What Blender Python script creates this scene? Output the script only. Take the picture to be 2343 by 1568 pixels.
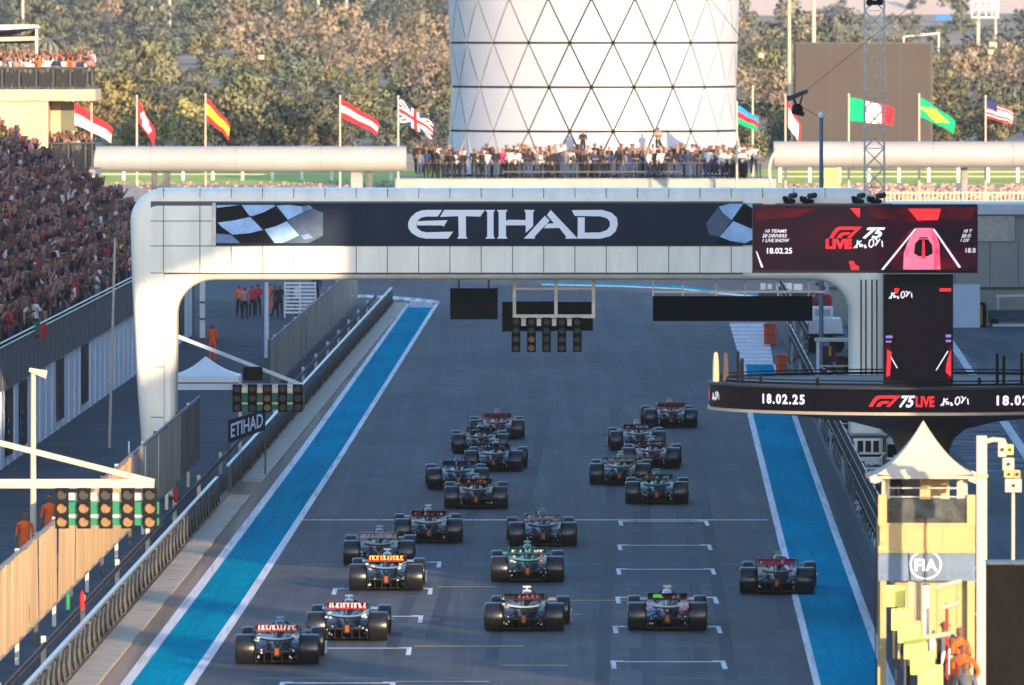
import bpy, bmesh, math, random
import numpy as np
from mathutils import Vector, Matrix
for _o in list(bpy.data.objects): bpy.data.objects.remove(_o)
S = bpy.context.scene
R = random.Random(7)
rad = math.radians

# ------------------------------------------------------------------ camera, world, sun, exposure
F = 27000.0            # focal length in units of the 2343 px wide picture used for measuring
CX, HY, HC = 1171.5, 56.0, 15.26
cam = bpy.data.cameras.new('camera'); camo = bpy.data.objects.new('camera', cam); S.collection.objects.link(camo)
camo.location = (0, 0, HC); camo.rotation_euler = (rad(90), 0, 0)
cam.sensor_width = 36; cam.lens = F/2343*36
cam.shift_y = -(784-HY)/2343
cam.clip_start = 5; cam.clip_end = 9000
cam.dof.use_dof = True; cam.dof.focus_distance = 370; cam.dof.aperture_fstop = 4.0
S.camera = camo

SUN_AZ, SUN_EL = 22.0, 9.0     # azimuth measured from straight behind the camera towards the right
W = bpy.data.worlds.new('World'); S.world = W; W.use_nodes = True
nt = W.node_tree; nt.nodes.clear()
sky = nt.nodes.new('ShaderNodeTexSky'); sky.sky_type = 'NISHITA'; sky.sun_disc = False
sky.sun_elevation = rad(SUN_EL); sky.sun_rotation = rad(180-SUN_AZ)
sky.air_density = 1.0; sky.dust_density = 0.9; sky.ozone_density = 3.0
bg = nt.nodes.new('ShaderNodeBackground'); bg.inputs[1].default_value = 0.15
wo = nt.nodes.new('ShaderNodeOutputWorld')
wb = nt.nodes.new('ShaderNodeMix'); wb.data_type = 'RGBA'; wb.blend_type = 'MULTIPLY'; wb.inputs[0].default_value = 1.0; wb.inputs[7].default_value = (1.0, 1.0, 1.04, 1)   # cool white balance
nt.links.new(sky.outputs[0], wb.inputs[6]); nt.links.new(wb.outputs[2], bg.inputs[0]); nt.links.new(bg.outputs[0], wo.inputs[0])
sl = bpy.data.lights.new('sun', 'SUN'); sl.energy = 2.5; sl.angle = rad(0.6); sl.color = (1.0, 0.74, 0.46)
so = bpy.data.objects.new('sun', sl); S.collection.objects.link(so)
ce = math.cos(rad(SUN_EL))
sdir = Vector((math.sin(rad(SUN_AZ))*ce, -math.cos(rad(SUN_AZ))*ce, math.sin(rad(SUN_EL))))  # towards the sun
so.rotation_euler = sdir.to_track_quat('Z', 'Y').to_euler()
so.location = (30, -50, 60)
S.view_settings.view_transform = 'Standard'; S.view_settings.look = 'None'
S.view_settings.gamma = 1; S.view_settings.use_curve_mapping = False
S.view_settings.exposure = 1.88
S.cycles.use_denoising = True
S.cycles.max_bounces = 6; S.cycles.transparent_max_bounces = 12
S.cycles.use_adaptive_sampling = True

# ------------------------------------------------------------------ measuring helpers
def sc(Z): return F/Z
def X(px, Z): return (px-CX)*Z/F
def H(py, Z): return HC-(py-HY)*Z/F
def P(px, py, Z): return Vector((X(px, Z), Z, H(py, Z)))
def G(px, py, z=0.0):
    Z = F*(HC-z)/(py-HY); return Vector((X(px, Z), Z, z))
KD = 0.0103            # the straight drifts to the right by this much per metre
def U(u, Z): return u+KD*Z

# ------------------------------------------------------------------ materials
_m = {}
def lin(c): return tuple(((v/12.92) if v <= 0.04045 else ((v+0.055)/1.055)**2.4) for v in c)
def mat(name, col, rough=0.6, metal=0.0, var=0.0, scale=3.0, bump=0.0, bscale=30.0, emit=0.0, spec=0.25, stretch=None, coat=0.0, rand=0.0, col2=None):
    if name in _m: return _m[name]
    m = bpy.data.materials.new(name); m.use_nodes = True
    n = m.node_tree; b = n.nodes['Principled BSDF']
    b.inputs['Roughness'].default_value = rough; b.inputs['Metallic'].default_value = metal
    b.inputs['Specular IOR Level'].default_value = spec
    b.inputs['Base Color'].default_value = (*col, 1)
    if coat: b.inputs['Coat Weight'].default_value = coat; b.inputs['Coat Roughness'].default_value = 0.08
    src = None
    tc = n.nodes.new('ShaderNodeTexCoord'); vec = tc.outputs['Object']
    if stretch:
        mp = n.nodes.new('ShaderNodeMapping'); mp.inputs['Scale'].default_value = stretch
        n.links.new(vec, mp.inputs[0]); vec = mp.outputs[0]
    if var or col2:
        no = n.nodes.new('ShaderNodeTexNoise'); no.inputs['Scale'].default_value = scale; no.inputs['Detail'].default_value = 6; no.inputs['Roughness'].default_value = 0.62
        n.links.new(vec, no.inputs['Vector'])
        cr = n.nodes.new('ShaderNodeValToRGB'); e = cr.color_ramp.elements
        e[0].position = 0.36; e[1].position = 0.66
        c0 = tuple(max(0, v*(1-var)) for v in col); c1 = col2 if col2 else tuple(min(1, v*(1+var)) for v in col)
        e[0].color = (*c0, 1); e[1].color = (*c1, 1)
        n.links.new(no.outputs[0], cr.inputs[0]); src = cr.outputs[0]
    if rand:
        oi = n.nodes.new('ShaderNodeObjectInfo'); hv = n.nodes.new('ShaderNodeHueSaturation')
        mr = n.nodes.new('ShaderNodeMapRange'); mr.inputs[3].default_value = 1-rand; mr.inputs[4].default_value = 1+rand
        n.links.new(oi.outputs['Random'], mr.inputs[0]); n.links.new(mr.outputs[0], hv.inputs['Value'])
        hm = n.nodes.new('ShaderNodeMapRange'); hm.inputs[3].default_value = 0.5-rand*0.09; hm.inputs[4].default_value = 0.5+rand*0.09
        n.links.new(oi.outputs['Random'], hm.inputs[0]); n.links.new(hm.outputs[0], hv.inputs['Hue'])
        if src: n.links.new(src, hv.inputs['Color'])
        else: hv.inputs['Color'].default_value = (*col, 1)
        src = hv.outputs[0]
    if src: n.links.new(src, b.inputs['Base Color'])
    if bump:
        nb = n.nodes.new('ShaderNodeTexNoise'); nb.inputs['Scale'].default_value = bscale; nb.inputs['Detail'].default_value = 4
        n.links.new(tc.outputs['Object'], nb.inputs['Vector'])
        bp = n.nodes.new('ShaderNodeBump'); bp.inputs['Strength'].default_value = bump; bp.inputs['Distance'].default_value = 0.05
        n.links.new(nb.outputs[0], bp.inputs['Height']); n.links.new(bp.outputs[0], b.inputs['Normal'])
    if emit:
        b.inputs['Base Color'].default_value = (*[v*0.04 for v in col], 1); b.inputs['Specular IOR Level'].default_value = 0.02
        b.inputs['Emission Color'].default_value = (*col, 1); b.inputs['Emission Strength'].default_value = emit
    _m[name] = m; return m

def layered(name, base, layers, rough=.8, spec=.1, bump=.2):
    """base colour multiplied by several stretched noises: (scale xyz, low, high, ramp0, ramp1)"""
    m = bpy.data.materials.new(name); m.use_nodes = True; n = m.node_tree; b = n.nodes['Principled BSDF']
    b.inputs['Roughness'].default_value = rough; b.inputs['Specular IOR Level'].default_value = spec
    tc = n.nodes.new('ShaderNodeTexCoord'); cur = None
    for (sx, sy, sz), c0, c1, r0, r1 in layers:
        mp = n.nodes.new('ShaderNodeMapping'); mp.inputs['Scale'].default_value = (sx, sy, sz); mp.inputs['Rotation'].default_value = (0, 0, KD_)
        n.links.new(tc.outputs['Object'], mp.inputs[0]); no = n.nodes.new('ShaderNodeTexNoise'); no.inputs['Scale'].default_value = 1.0; no.inputs['Detail'].default_value = 5
        n.links.new(mp.outputs[0], no.inputs['Vector']); cr = n.nodes.new('ShaderNodeValToRGB'); e = cr.color_ramp.elements
        e[0].position = r0; e[1].position = r1; e[0].color = (*c0, 1); e[1].color = (*c1, 1); n.links.new(no.outputs[0], cr.inputs[0])
        mx = n.nodes.new('ShaderNodeMix'); mx.data_type = 'RGBA'; mx.blend_type = 'MULTIPLY'; mx.inputs[0].default_value = 1
        if cur is None: mx.inputs[6].default_value = (*base, 1)
        else: n.links.new(cur, mx.inputs[6])
        n.links.new(cr.outputs[0], mx.inputs[7]); cur = mx.outputs[2]
    n.links.new(cur, b.inputs['Base Color'])
    nb = n.nodes.new('ShaderNodeTexNoise'); nb.inputs['Scale'].default_value = 60; n.links.new(tc.outputs['Object'], nb.inputs['Vector'])
    bp = n.nodes.new('ShaderNodeBump'); bp.inputs['Strength'].default_value = bump; bp.inputs['Distance'].default_value = .02; n.links.new(nb.outputs[0], bp.inputs['Height']); n.links.new(bp.outputs[0], b.inputs['Normal'])
    _m[name] = m; return m
KD_ = 0.0103
# ------------------------------------------------------------------ mesh builder
def wloc(o):
    v = Vector((0, 0, 0))
    while o is not None: v += Vector(o.location); o = o.parent
    return v
class MB:
    def __init__(s): s.v = []; s.f = []; s.m = []; s.cm = 0
    def mi(s, i): s.cm = i; return s
    def face(s, pts):
        a = len(s.v); s.v += [tuple(p) for p in pts]; s.f.append(tuple(range(a, a+len(pts)))); s.m.append(s.cm); return s
    def box(s, x0, x1, y0, y1, z0, z1, M=None):
        a = len(s.v)
        c = [Vector((x, y, z)) for x in (x0, x1) for y in (y0, y1) for z in (z0, z1)]
        if M is not None: c = [M @ p for p in c]
        s.v += [tuple(p) for p in c]
        for f in ((0,1,3,2),(4,6,7,5),(0,4,5,1),(2,3,7,6),(0,2,6,4),(1,5,7,3)):
            s.f.append(tuple(a+i for i in f)); s.m.append(s.cm)
        return s
    def bar(s, p0, p1, w, h=None, up=Vector((0, 0, 1))):
        p0, p1 = Vector(p0), Vector(p1); d = (p1-p0).normalized(); h = h or w
        if abs(d.dot(up)) > 0.99: up = Vector((0, 1, 0))
        a = d.cross(up).normalized(); b = a.cross(d).normalized(); k = len(s.v)
        for p in (p0, p1):
            for i, j in ((-1,-1),(1,-1),(1,1),(-1,1)): s.v.append(tuple(p+a*(i*w/2)+b*(j*h/2)))
        for f in ((0,1,2,3),(7,6,5,4),(0,4,5,1),(1,5,6,2),(2,6,7,3),(3,7,4,0)):
            s.f.append(tuple(k+i for i in f)); s.m.append(s.cm)
        return s
    def tube(s, pts, r, n=10, cap=True):
        pts = [Vector(p) for p in pts]; rr = r if isinstance(r, (list, tuple)) else [r]*len(pts); k = len(s.v); a = None
        for i, p in enumerate(pts):
            d = (pts[min(i+1, len(pts)-1)]-pts[max(i-1, 0)]).normalized()
            if a is None:
                up = Vector((0, 0, 1)) if abs(d.z) < 0.9 else Vector((0, 1, 0)); a = d.cross(up).normalized()
            a = (a-d*a.dot(d)).normalized(); b = d.cross(a)
            for j in range(n):
                t = 2*math.pi*j/n; s.v.append(tuple(p+(a*math.cos(t)+b*math.sin(t))*rr[i]))
        for i in range(len(pts)-1):
            for j in range(n):
                s.f.append((k+i*n+j, k+i*n+(j+1)%n, k+(i+1)*n+(j+1)%n, k+(i+1)*n+j)); s.m.append(s.cm)
        if cap:
            s.f.append(tuple(k+j for j in range(n))[::-1]); s.m.append(s.cm)
            s.f.append(tuple(k+(len(pts)-1)*n+j for j in range(n))); s.m.append(s.cm)
        return s
    def lathe(s, prof, c, n=24):
        k = len(s.v); c = Vector(c)
        for r, z in prof:
            for j in range(n):
                t = 2*math.pi*j/n; s.v.append((c.x+r*math.cos(t), c.y+r*math.sin(t), c.z+z))
        for i in range(len(prof)-1):
            for j in range(n):
                s.f.append((k+i*n+j, k+i*n+(j+1)%n, k+(i+1)*n+(j+1)%n, k+(i+1)*n+j)); s.m.append(s.cm)
        return s
    def prism(s, poly, y0, y1):          # poly: (x,z) outline, extruded along y
        n = len(poly); k = len(s.v)
        s.v += [(p[0], y0, p[1]) for p in poly]+[(p[0], y1, p[1]) for p in poly]
        s.f.append(tuple(range(k, k+n))); s.m.append(s.cm)
        s.f.append(tuple(range(k+2*n-1, k+n-1, -1))); s.m.append(s.cm)
        for i in range(n):
            j = (i+1) % n; s.f.append((k+i, k+n+i, k+n+j, k+j)); s.m.append(s.cm)
        return s
    def loft(s, secs, cap=True):          # rings with the same number of points
        k = len(s.v); n = len(secs[0])
        for r in secs: s.v += [tuple(p) for p in r]
        for i in range(len(secs)-1):
            for j in range(n):
                s.f.append((k+i*n+j, k+i*n+(j+1)%n, k+(i+1)*n+(j+1)%n, k+(i+1)*n+j)); s.m.append(s.cm)
        if cap:
            s.f.append(tuple(k+j for j in range(n))[::-1]); s.m.append(s.cm)
            s.f.append(tuple(k+(len(secs)-1)*n+j for j in range(n))); s.m.append(s.cm)
        return s
    def ribbon(s, pts, w, y, th=0.0):     # flat stroke in the xz plane at depth y
        pts = [Vector(p) for p in pts]
        for a, b in zip(pts[:-1], pts[1:]):
            d = (b-a).normalized(); n = Vector((-d.y, d.x))*w/2; e = d*w*0.18
            q = [a-e+n, b+e+n, b+e-n, a-e-n]
            if th: s.prism([(p.x, p.y) for p in q], y-th, y)
            else: s.face([(p.x, y, p.y) for p in q])
        return s
    def mesh(s, name, mats, smooth=False, org=Vector((0, 0, 0))):
        me = bpy.data.meshes.new(name)
        me.from_pydata([(x-org.x, y-org.y, z-org.z) for x, y, z in s.v], [], s.f)
        for m in (mats if isinstance(mats, (list, tuple)) else [mats]): me.materials.append(m)
        me.polygons.foreach_set('material_index', s.m)
        me.update()
        bm = bmesh.new(); bm.from_mesh(me); bmesh.ops.recalc_face_normals(bm, faces=bm.faces); bm.to_mesh(me); bm.free()
        if smooth:
            me.polygons.foreach_set('use_smooth', [True]*len(me.polygons))
            try: me.set_sharp_from_angle(angle=rad(40))
            except Exception: pass
        return me
    def build(s, name, mats, parent=None, smooth=False, kind=None):
        org = wloc(parent) if parent is not None else Vector((0, 0, 0))
        if parent is None and s.v:
            a = np.array(s.v); org = Vector(((a[:,0].min()+a[:,0].max())/2, (a[:,1].min()+a[:,1].max())/2, a[:,2].min()))
            me = s.mesh(name, mats, smooth, org); o = bpy.data.objects.new(name, me); o.location = org
        else:
            me = s.mesh(name, mats, smooth, org); o = bpy.data.objects.new(name, me)
        S.collection.objects.link(o)
        if parent is not None: o.parent = parent
        if kind: o['kind'] = kind
        return o
def tag(o, label, cat, group=None):
    o['label'] = label; o['category'] = cat
    if group: o['group'] = group
    return o
def thing(name, loc, label, cat, group=None):
    o = bpy.data.objects.new(name, None); S.collection.objects.link(o); o.location = loc; o.empty_display_size = 0.2
    return tag(o, label, cat, group)
def link(name, me, parent=None, loc=(0, 0, 0)):
    o = bpy.data.objects.new(name, me); S.collection.objects.link(o); o.parent = parent; o.location = loc; return o
def copy_tree(o, parent=None):
    c = o.copy(); S.collection.objects.link(c); c.parent = parent
    for ch in list(o.children): copy_tree(ch, c)
    return c
def text_mb(mb, txt, size, x, z, y, shear=0.0, spacing=1.0, bold=0.0, xscale=1.0, xf=None):
    cu = bpy.data.curves.new('lettering', 'FONT'); cu.body = txt; cu.size = size; cu.shear = shear; cu.space_character = spacing; cu.offset = bold; cu.resolution_u = 3
    ob = bpy.data.objects.new('lettering', cu); me = bpy.data.meshes.new_from_object(ob)
    k = len(mb.v)
    for v in me.vertices:
        p = (x+v.co.x*xscale, y, z+v.co.y)
        mb.v.append(xf(p) if xf else p)
    for p in me.polygons: mb.f.append(tuple(k+i for i in p.vertices)); mb.m.append(mb.cm)
    w = max([v.co.x for v in me.vertices] or [0])*xscale
    bpy.data.objects.remove(ob); bpy.data.curves.remove(cu); bpy.data.meshes.remove(me)
    return w
# ------------------------------------------------------------------ palette
M = dict(
 asphalt=mat('asphalt', (0.082,0.094,0.112), 0.8, spec=0.12, var=0.30, scale=0.35, bump=0.25, bscale=60, stretch=(1,0.10,1)),
 asphalt2=mat('asphalt_service', (0.05,0.06,0.075), 0.85, spec=0.1, var=0.25, scale=0.25, bump=0.2, bscale=50),
 pitlane=mat('asphalt_pit_lane', (0.085,0.10,0.125), 0.8, spec=0.12, var=0.15, scale=0.3, bump=0.2, bscale=50),
 verge=mat('verge_concrete', (0.20,0.155,0.13), 0.85, spec=0.1, var=0.22, scale=0.6, bump=0.3, bscale=30, stretch=(1,0.15,1)),
 blue=mat('blue_runoff_paint', (0.0,0.23,0.36), 0.75, spec=0.06, var=0.16, scale=0.5, bump=0.1, bscale=40, stretch=(1,0.12,1)),
 line=mat('white_line_paint', (0.74,0.74,0.76), 0.7, spec=0.1, var=0.14, scale=0.9, stretch=(1,0.4,1)),
 sunline=mat('sunlit_line_yellow', (0.45,0.38,0.12), 0.6, var=0.2, scale=1.5),  # yellow of the sunlit lines across the grid
 red=mat('red_kerb_paint', (0.50,0.05,0.06), 0.55, var=0.2, scale=2),
 pink=mat('worn_red_kerb_paint', (0.48,0.26,0.30), 0.55, var=0.2, scale=2),
 kerbc=mat('kerb_concrete', (0.44,0.37,0.29), 0.8, var=0.18, scale=1.2, bump=0.3),
 white=mat('gantry_white_composite', (0.90,0.83,0.70), 0.38, var=0.09, scale=1.2, stretch=(1,1,.25), spec=0.5),
 seam=mat('seam_shadow_grey', (0.12,0.12,0.12), 0.8),
 wpaint=mat('white_paint', (0.70,0.70,0.70), 0.45, var=0.05, scale=2),
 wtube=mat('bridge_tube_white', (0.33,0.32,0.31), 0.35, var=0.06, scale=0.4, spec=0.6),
 wall=mat('white_hoarding', (0.64,0.69,0.76), 0.7, var=0.08, scale=0.6, stretch=(1,1,0.3)),
 sand=mat('sand_render', (0.52,0.42,0.29), 0.85, var=0.10, scale=0.7),
 conc=mat('concrete', (0.26,0.26,0.26), 0.85, var=0.2, scale=0.8, bump=0.2),
 dconc=mat('dark_concrete', (0.12,0.12,0.125), 0.85, var=0.25, scale=0.8, stretch=(1,1,0.3)),
 black=mat('black_plastic', (0.008,0.009,0.011), 0.6, spec=0.08),
 dark=mat('dark_panel', (0.009,0.012,0.016), 0.6, spec=0.1, var=0.2, scale=1),
 steel=mat('galvanised_steel', (0.38,0.39,0.40), 0.4, 0.6, var=0.15, scale=4),
 dsteel=mat('dark_steel', (0.06,0.065,0.07), 0.45, 0.5, var=0.2, scale=4),
 navy=mat('banner_navy', (0.018,0.028,0.045), 0.6, spec=0.08, var=0.12, scale=0.8),
 lblue=mat('banner_light_blue', (0.36,0.55,0.82), 0.45, var=0.18, scale=2),
 mblue=mat('banner_mid_blue', (0.16,0.26,0.45), 0.45, var=0.2, scale=2),
 dblue=mat('banner_dusk_blue', (0.07,0.11,0.18), 0.45, var=0.2, scale=2),
 letter=mat('white_lettering', (0.88,0.88,0.90), 0.4),
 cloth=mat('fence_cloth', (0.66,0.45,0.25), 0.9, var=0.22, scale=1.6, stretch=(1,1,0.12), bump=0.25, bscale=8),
 cloth2=mat('fence_cloth_shade_grey', (0.42,0.36,0.29), 0.9, var=0.22, scale=1.6, stretch=(1,1,0.12), bump=0.25, bscale=8),  # shaded grey of the near fence cloth, also on the far fence
 cloth3=mat('fence_cloth_shade_brown', (0.20,0.15,0.12), 0.9, var=0.25, scale=1.6, stretch=(1,1,0.12), bump=0.25, bscale=8),  # darkest shaded tone of the near fence cloth
 mesh=mat('barrier_wrap', (0.02,0.022,0.025), 0.6, var=0.5, scale=4, col2=(0.26,0.27,0.28), stretch=(1,1.0,0.5)),
 orange=mat('orange_fabric', (0.72,0.10,0.02), 0.8, var=0.1, scale=4),
 orange2=mat('orange_padding', (0.50,0.08,0.03), 0.7, var=0.2, scale=3),
 redf=mat('red_fabric', (0.50,0.02,0.02), 0.7, var=0.15, scale=3),
 yellow=mat('yellow_board', (0.80,0.72,0.16), 0.6, var=0.06, scale=2),
 beige=mat('booth_beige', (0.46,0.33,0.15), 0.7, var=0.07, scale=2),
 cream=mat('tent_cream', (0.50,0.44,0.34), 0.75, var=0.04, scale=1.5),
 bluep=mat('booth_blue_panel', (0.12,0.17,0.26), 0.5, var=0.2, scale=1.5),
 grass=mat('grass', (0.45,0.50,0.09), 0.95, var=0.25, scale=0.4, bump=0.4, bscale=8),
 green=mat('green_plastic', (0.005,0.17,0.09), 0.5),
 lamp=mat('amber_lens', (0.22,0.12,0.05), 0.4, var=0.4, scale=25, spec=0.3),
 lampd=mat('dark_lens', (0.03,0.03,0.03), 0.4),
 glass=mat('smoked_glass', (0.03,0.035,0.035), 0.12, var=0.5, scale=2.0, col2=(0.10,0.11,0.11)),
 brown=mat('screen_back_brown', (0.078,0.067,0.064), 0.9, spec=0.05, var=0.05, scale=0.4),
 tyre=mat('tyre_rubber', (0.010,0.010,0.011), 0.28, var=0.2, scale=6, spec=0.5),
 carbon=mat('carbon_black', (0.009,0.010,0.012), 0.45, spec=0.15, var=0.3, scale=10),
 rim=mat('wheel_rim', (0.10,0.10,0.11), 0.35, 0.8),
 ledb=mat('led_face_black', (0.020,0.016,0.024), 0.6, emit=0.15),
 ledm=mat('led_face_maroon', (0.045,0.010,0.022), 0.5, emit=0.4),
 ledr=mat('led_red', (0.85,0.03,0.04), 0.3, emit=0.45),
 ledp=mat('led_pink', (0.90,0.16,0.27), 0.3, emit=0.42),
 ledpp=mat('led_pale_pink', (0.88,0.45,0.60), 0.3, emit=0.4),
 ledw=mat('led_white', (0.82,0.80,0.92), 0.3, emit=0.42),
 ledv=mat('led_violet', (0.25,0.18,0.55), 0.3, emit=0.4),
)
gq = lambda v: (v, v, v)
M['asphalt'] = layered('track_asphalt', (.094,.099,.110), [((1.1,.010,1), gq(.86), gq(1.07), .36, .64), ((5.5,.03,1), gq(.90), gq(1.04), .38, .62), ((.07,.02,1), (.80,.83,.88), (1.18,1.13,1.06), .38, .62), ((.9,.22,1), gq(.90), gq(1.06), .42, .60)])
M['blue'] = layered('blue_runoff_painted', (.0,.275,.42), [((4.0,.05,1), gq(.84), gq(1.0), .34, .46), ((.5,.05,1), (.9,.88,.86), (1.1,1.06,1.05), .38, .62), ((9,.5,1), gq(.88), gq(1.04), .40, .55)], rough=.85, spec=.0)
M['line'] = layered('white_line_worn', (.76,.76,.77), [((6,.15,1), gq(.66), gq(1.0), .33, .48), ((1.2,.06,1), gq(.88), gq(1.0), .4, .6)], rough=.7, spec=.1)
M['verge'] = layered('shoulder_asphalt', (.27,.195,.145), [((2.2,.02,1), gq(.75), gq(1.12), .40, .60), ((.3,.05,1), gq(.85), gq(1.1), .40, .60)])

M['pitlane'] = layered('pit_lane_asphalt', (.11,.12,.14), [((1.5,.03,1), gq(.8), gq(1.1), .4, .6), ((.1,.03,1), gq(.8), gq(1.15), .4, .6)])
def sheet(name, pts, z, m, parent=None, kind='structure', px=True):
    b = MB(); b.face([G(p[0], p[1], 0)*1 + Vector((0, 0, z)) if px else Vector((p[0], p[1], z)) for p in pts])
    return b.build(name, m, parent, kind=kind)

# ------------------------------------------------------------------ terrain
def terr(y, x=0.0):
    ks = [(-400,0),(712,0),(748,3.4),(795,4.5),(835,5.0),(860,6.4),(1600,16.6),(1640,17.2),(1720,28),(2600,60),(3600,90),(6500,140)]
    z = 0
    for (a, za), (b, zb) in zip(ks[:-1], ks[1:]):
        if a <= y <= b: z = za+(zb-za)*(y-a)/(b-a); break
    if y > 870:
        f = min(1, (y-870)/300)
        z += f*(math.sin(x*0.045+y*0.006)*0.8+math.sin(x*0.021-y*0.003+1)*1.1)
    return z
gm = mat('ground_earth', (0.19,0.175,0.15), 0.95, var=0.25, scale=0.08, bump=0.3, bscale=4)
b = MB()
ys = list(range(-400, 700, 110))+[705,712,720,730,740,748,760,775,795,815,835,848,860]+list(range(880,1700,20))+list(range(1700,2600,60))+[2600,3000,3600,5000,6500]
xs = [-2500,-1200,-600,-300,-180]+list(range(-130,135,10))+[180,300,600,1200,2500]
k = len(xs)
for y in ys:
    for x in xs: b.v.append((x, y, terr(y, x)-0.02))
for j in range(len(ys)-1):
    for i in range(k-1):
        b.f.append((j*k+i, j*k+i+1, (j+1)*k+i+1, (j+1)*k+i))
        y = ys[j]; b.m.append(0 if y < 700 else (1 if y < 795 else (2 if y < 835 else (3 if y < 1640 else 4))))
m_rock = mat('rocky_soil', (0.42,0.33,0.25), 0.95, var=0.3, scale=0.5, bump=0.5, bscale=3)
m_scrub = mat('scrub_soil', (0.36,0.28,0.19), 0.95, var=0.35, scale=0.06, bump=0.5, bscale=1.5)
m_dune = mat('pale_dune_sand', (0.74,0.55,0.42), 0.95, var=0.14, scale=0.006, stretch=(1,0.3,1))
gr = b.build('ground', [gm, m_rock, M['grass'], m_scrub, m_dune], kind='structure')

# ------------------------------------------------------------------ track surfaces
def lineU(ul, ur, y0, y1, z, name, m, parent=None, n=1, kind='structure'):
    b = MB()
    for i in range(n):
        a = y0+(y1-y0)*i/n; c = y0+(y1-y0)*(i+1)/n
        b.face([(U(ul, a), a, z), (U(ur, a), a, z), (U(ur, c), c, z), (U(ul, c), c, z)])
    return b.build(name, m, parent, kind=kind)
service = lineU(-45, -13.1, -60, 704, 0.004, 'service_road', M['asphalt2'])
track = MB().face([(U(-13.2,-60),-60,0.008),(U(6.48,-60),-60,0.008),(U(6.48,600),600,0.008),(26,690,0.008),(26,706,0.008),(-26,706,0.008),(-20,668,0.008),(U(-13.2,610),610,0.008)]).build('race_track', M['asphalt'], kind='structure')
pit = lineU(6.6, 34, -60, 600, 0.004, 'pit_lane', M['pitlane'])
verge = MB()
def strip_px(b, L, Rr, z):
    for (a0, a1), (c0, c1) in zip(zip(L[:-1], L[1:]), zip(Rr[:-1], Rr[1:])):
        q = [G(*a0), G(*c0), G(*c1), G(*a1)]
        b.face([(p.x, p.y, z) for p in q])
# left side, from the near edge outwards to the turn
lo = [(130,1725),(275,1568),(426,1370),(683,1034),(931,695)]      # outer edge of the outer white line
li = [(160,1725),(300,1568),(449,1370),(698,1034),(937,697)]
ri = [(305,1725),(421,1568),(558,1370),(780,1034),(993,699)]
ro = [(333,1725),(446,1568),(578,1370),(792,1034),(1006,692)]
vg = [(-60,1725),(108,1568),(290,1370),(598,1034),(868,695)]
strip_px(verge, vg, lo, 0.012); verge.build('asphalt_shoulder', M['verge'], track)
b = MB(); strip_px(b, li, ri, 0.016); b.build('blue_strip', M['blue'], track)
b = MB(); strip_px(b, lo, li, 0.02); b.build('edge_line', M['line'], track)
b = MB(); strip_px(b, ri, ro, 0.02); b.build('edge_line', M['line'], track)
lo2 = [(1905,1760),(1862,1568),(1771,1202),(1711,954),(1697,835)]
li2 = [(1925,1760),(1878,1568),(1786,1202),(1724,954),(1706,835)]
ri2 = [(2100,1760),(2027,1568),(1897,1202),(1812,954),(1768,835)]
ro2 = [(2128,1760),(2049,1568),(1913,1202),(1824,954),(1778,835)]
b = MB(); strip_px(b, li2, ri2, 0.016); b.build('blue_strip', M['blue'], track)
b = MB(); strip_px(b, lo2, li2, 0.02); b.build('edge_line', M['line'], track)
b = MB(); strip_px(b, ri2, ro2, 0.02); b.build('edge_line', M['line'], track)
# right kerb: alternating worn blocks
kerb = thing('kerb', G(1720,800), 'flat red and white striped kerb on the right beyond the blue strip', 'kerb'); 
for i in range(22):
    y0 = 835-95*i/22; y1 = 835-95*(i+1)/22
    f = lambda y: (1697+(y-835)*0.30, 1770+(y-835)*0.17)
    b = MB(); z = 0.03
    q = [G(f(y0)[0], y0), G(f(y0)[1], y0), G(f(y1)[1], y1), G(f(y1)[0], y1)]
    g = 0.12
    b.face([(p.x, p.y, z) for p in q]); 
    q2 = [(p.x, p.y, 0.009) for p in q]; t = [(p.x, p.y, z) for p in q]
    for a in range(4): b.face([t[a], t[(a+1)%4], q2[(a+1)%4], q2[a]])
    b.build('kerb_block', M['line'] if i % 2 == 0 else M['pink'], kerb)
# left corner kerb
kerb2 = thing('kerb', G(905,688), 'thin red and white kerb curving round the turn on the left', 'kerb')
top = [(790,676),(840,677),(885,679),(925,682),(965,686),(1006,691)]
bot = [(790,681),(840,682),(885,684.5),(925,688.5),(962,692),(1000,697)]
for i in range(len(top)-1):
    for h in range(3):
        t0 = h/3; t1 = (h+1)/3
        l = lambda a, b_, t: (a[0]+(b_[0]-a[0])*t, a[1]+(b_[1]-a[1])*t)
        q = [G(*l(bot[i], bot[i+1], t0)), G(*l(bot[i], bot[i+1], t1)), G(*l(top[i], top[i+1], t1)), G(*l(top[i], top[i+1], t0))]
        bb = MB().face([(p.x, p.y, 0.05) for p in q])
        for a in range(4): c = q[a]; d = q[(a+1)%4]; bb.face([(c.x, c.y, 0.05), (d.x, d.y, 0.05), (d.x, d.y, 0.009), (c.x, c.y, 0.009)])
        bb.build('kerb_block', M['line'] if (i+h) % 2 else M['pink'], kerb2)
for i in range(5):
    y0 = 704-i*2.9; y1 = y0-2.1
    q = [G(934,y0), G(992-i*0.5,y0), G(990-i*.5,y1), G(938,y1)]
    MB().face([(p.x, p.y, 0.03) for p in q]).build('kerb_block', M['line'] if i % 2 == 0 else M['pink'], kerb2)
b = MB(); strip_px(b, [(1240,651),(1420,655),(1560,661),(1640,670),(1745,680)], [(1240,645),(1420,649),(1560,655),(1640,664),(1745,674)], 0.016); b.build('blue_strip', M['blue'], track)
b = MB(); strip_px(b, [(1240,653),(1420,657),(1560,663),(1640,673),(1745,683)], [(1240,651),(1420,655),(1560,661),(1640,670),(1745,680)], 0.02); b.build('edge_line', M['line'], track)
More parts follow.
